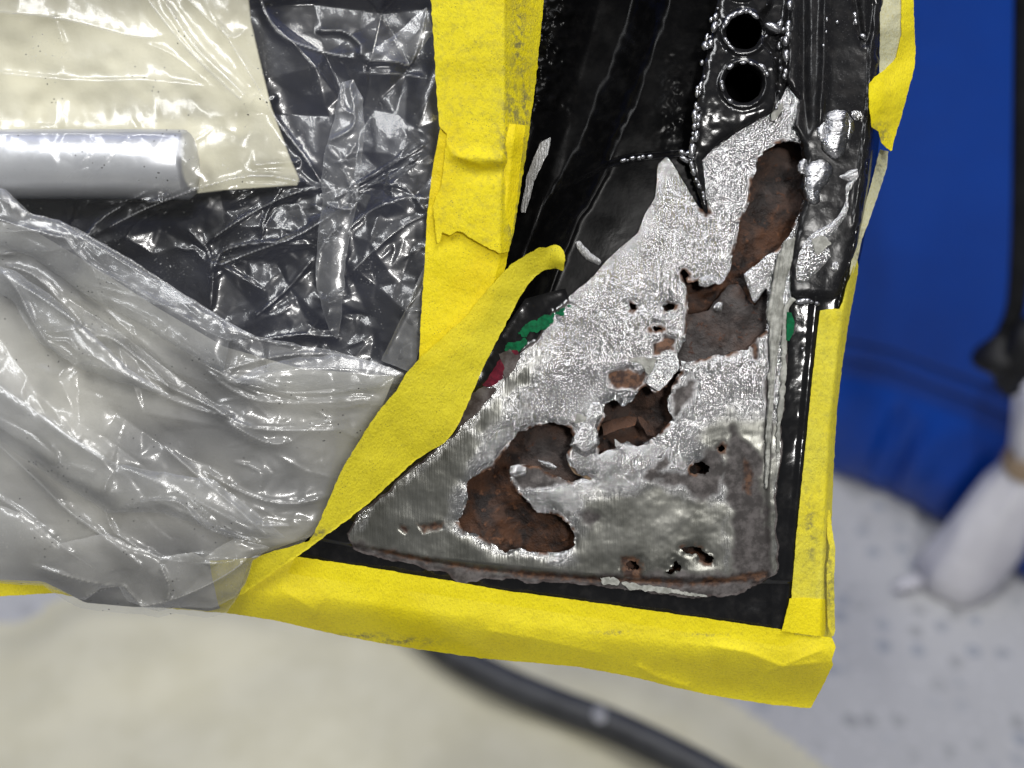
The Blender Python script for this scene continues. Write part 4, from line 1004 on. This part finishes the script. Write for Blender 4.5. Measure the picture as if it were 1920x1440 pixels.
def z_lower(X, Y, F):
    d, s, t = linedist([(968, 200), (940, 460), (905, 620), (860, 760)], X, Y)
    return 6.5 + 0.5 * fbm(X, Y, 70, 301, 3) - 0.55 * sstep(-3, 6, -d * s) * np.minimum(d, 40) / 5 + 1.0 * np.exp(-((Y - 260) / 30) ** 2)
tape([(826, 236), (860, 225), (985, 235), (966, 400), (948, 500), (918, 580), (860, 660), (785, 700), (789, 600), (796, 500), (801, 400), (812, 310)], z_lower, M_TAPE,
     'bright yellow tape strip under the torn upper strip and the curled strip', seed=302)
def z_upper(X, Y, F):
    d, s, t = linedist([(944, -30), (944, 250), (938, 350), (936, 480)], X, Y)
    z = 8.2 + 0.5 * fbm(X, Y, 80, 303, 3)
    z = z - 1.0 * sstep(-2, 6, -d * s) * np.minimum(d, 80) / 6.5
    z = z + 1.5 * np.exp(-((Y - 296 - 0.1 * (X - 900)) / 13) ** 2) * sstep(830, 880, X) * sstep(960, 930, X) - 1.0 * np.exp(-((Y - 322) / 14) ** 2) * sstep(850, 900, X)
    d2, s2, t2 = linedist([(824, 240), (850, 290), (905, 310)], X, Y)
    return z + 0.8 * np.exp(-d2 / 9)
tape([(806, -30), (812, 60), (818, 170), (824, 236), (838, 252), (834, 290), (826, 350), (812, 385), (815, 420), (820, 456), (826, 452), (829, 436), (842, 441), (858, 433), (868, 436), (882, 446), (905, 458), (922, 468), (936, 474), (954, 474), (966, 420), (980, 330), (992, 250), (1006, 140), (1014, 60), (1022, -30)],
     z_upper, M_TAPE_TOP, 'dusty yellow tape strip with torn zigzag end at top of the photo', [(960, 250, 26, 120), (975, 80, 20, 90), (965, 420, 14, 60), (985, 200, 10, 80)], seed=304, rag=1.2)
def z_curl(X, Y, F):
    d, s, t = linedist([(1058, 500), (1000, 516), (972, 560), (945, 610), (900, 700), (862, 788), (832, 832), (775, 862), (700, 935), (600, 1010), (530, 1060), (470, 1102)], X, Y)
    z = 5.0 + 5.5 * np.minimum(d / 110, 1.2) + 0.5 * fbm(X, Y, 90, 305, 3) + 3.0 * sstep(760, 1000, X)
    z = z + 1.2 * np.sin((X - Y) / 95.0) * 0.5
    q = np.hypot(X - 1062, Y - 492)
    z = z + 4.0 * np.exp(-(q / 26) ** 2) - 1.0 * np.exp(-((q - 38) / 14) ** 2)
    return z
tape([(1040, 458), (1050, 461), (1057, 472), (1060, 488), (1056, 508), (1040, 503), (1022, 506), (1003, 518), (988, 536), (972, 562), (950, 604), (926, 650), (900, 702), (880, 750), (862, 790), (848, 815), (830, 833), (806, 846), (780, 862), (740, 898), (700, 936), (650, 976), (600, 1012), (560, 1042), (520, 1068), (484, 1094), (446, 1120),
      (456, 1094), (462, 1064), (476, 1046), (510, 1034), (548, 1024), (580, 1014), (590, 998), (604, 966), (618, 934), (636, 892), (652, 862), (662, 846), (690, 800), (716, 764), (742, 734), (762, 700), (784, 674), (812, 650), (842, 622), (876, 592), (900, 560), (930, 526), (958, 496), (986, 478), (1012, 464), (1024, 464)],
     z_curl, M_TAPE_UP, 'peeled yellow tape strip lying diagonally with its end curled up', [(600, 1000, 20, 10)], seed=306, rag=0.9)

def z_bottom(X, Y, F):
    d, s, t = linedist([(-100, 1130), (100, 1128), (380, 1100), (640, 1118), (900, 1156), (1100, 1182), (1300, 1206), (1570, 1222)], X, Y)
    below = np.maximum(d * s, 0)
    z = 1.6 + 0.35 * fbm(X, Y, 70, 311, 3) - 11 * sstep(0, 110, below) - 15 * sstep(470, 360, X)
    for pts, a, w1, w2 in (([(1330, 1210), (1400, 1222), (1470, 1250), (1545, 1240)], 1.4, 10, 26), ([(1190, 1245), (1230, 1268), (1300, 1290)], 1.2, 9, 20), ([(900, 1180), (1000, 1196), (1150, 1230)], 0.9, 14, 30), ([(1420, 1300), (1440, 1260), (1550, 1215)], 1.0, 16, 12), ([(520, 1100), (600, 1150)], 0.8, 18, 30)):
        z = z + crease(pts, X, Y, a, w1, w2)
    return z
tape([(-60, 1087), (100, 1084), (250, 1066), (392, 1052), (470, 1046), (560, 1044), (680, 1062), (800, 1082), (860, 1092), (950, 1108), (1050, 1121), (1200, 1142), (1340, 1162), (1476, 1182), (1560, 1196), (1567, 1214), (1560, 1236), (1562, 1246), (1546, 1280), (1520, 1328), (1450, 1322), (1330, 1303), (1260, 1288), (1190, 1270), (1080, 1250), (900, 1234), (760, 1214), (640, 1192), (520, 1164), (430, 1150), (330, 1142), (200, 1128), (100, 1112), (-60, 1122)],
     z_bottom, M_TAPE_CLEAN, 'long bright yellow tape wrapped along the bottom edge of the door', [(750, 1203, 70, 8), (1150, 1186, 40, 4), (1330, 1190, 40, 3), (680, 1192, 50, 6)], seed=312)
def z_side(X, Y, F):
    d, s, t = linedist([(1592, 500), (1570, 640), (1552, 800), (1542, 1000), (1536, 1200)], X, Y)
    return 1.9 + 0.3 * fbm(X, Y, 60, 321, 3) - 9 * sstep(0, 26, -d * s) + 0.8 * sstep(640, 570, Y)
tape([(1538, 582), (1562, 578), (1574, 580), (1580, 566), (1586, 540), (1598, 508), (1606, 482), (1610, 500), (1604, 540), (1592, 600), (1580, 680), (1570, 760), (1564, 860), (1560, 960), (1558, 1060), (1560, 1196), (1490, 1190), (1484, 1122), (1492, 1020), (1502, 920), (1512, 820), (1522, 720), (1532, 630)],
     z_side, M_TAPE_OLD, 'worn yellow tape strip running down beside the glossy black border', [(1554, 1090, 8, 60), (1520, 1000, 10, 60)], seed=322)
tape([(1481, 1122), (1512, 1121), (1550, 1124), (1550, 1160), (1546, 1194), (1500, 1188), (1466, 1183)], lambda X, Y, F: z_side(X, Y, F) + 0.6, M_TAPE_CLEAN, 'small yellow tape patch over the lower right corner', seed=323)
tape([(1553, 936), (1560, 990), (1566, 1030), (1564, 1090), (1566, 1180), (1562, 1196), (1552, 1172), (1550, 1060), (1556, 1030), (1550, 1000)], lambda X, Y, F: 1.0 - 0.06 * (X - 1550) + 1.2 * np.sin(Y / 40.0), M_TAPE_OLD,
     'narrow folded yellow tape edge sticking out above the lower right corner', [(1556, 1090, 10, 60)], step=1.8, seed=324)
def z_flag(X, Y, F):
    return 0.0 + 1.0 * fbm(X, Y, 60, 331, 3) - 0.10 * (X - 1660) + 0.8 * np.sin((X * 0.6 + Y) / 26.0)
tape([(1690, -30), (1712, -30), (1714, 40), (1717, 90), (1714, 130), (1702, 175), (1690, 220), (1676, 262), (1672, 284), (1662, 277), (1652, 268), (1648, 246), (1634, 238), (1630, 200), (1629, 158), (1640, 144), (1660, 130), (1680, 108), (1690, 66)],
     z_flag, M_TAPE_CLEAN, 'yellow tape flap standing off the upper right edge against the blue curtain', [(1652, 250, 14, 20)], seed=332)
tape([(1650, -30), (1692, -30), (1690, 66), (1680, 110), (1660, 132), (1649, 140), (1650, 60)], lambda X, Y, F: z_flag(X, Y, F) - 0.6, M_TAPE_PALE, 'pale adhesive back of folded tape along the upper right edge', seed=333)
tape([(1650, 280), (1666, 284), (1662, 318), (1652, 350), (1640, 384), (1628, 418), (1616, 450), (1608, 486), (1600, 512), (1592, 520), (1598, 480), (1608, 430), (1618, 400), (1632, 350)], lambda X, Y, F: -2.5 + 0.6 * fbm(X, Y, 40, 334, 2) - 0.12 * (X - 1620), M_TAPE_PALE,
     'thin see-through tape edge along the middle of the right side', [(1650, 300, 12, 40), (1612, 470, 10, 50)], step=2, seed=335)
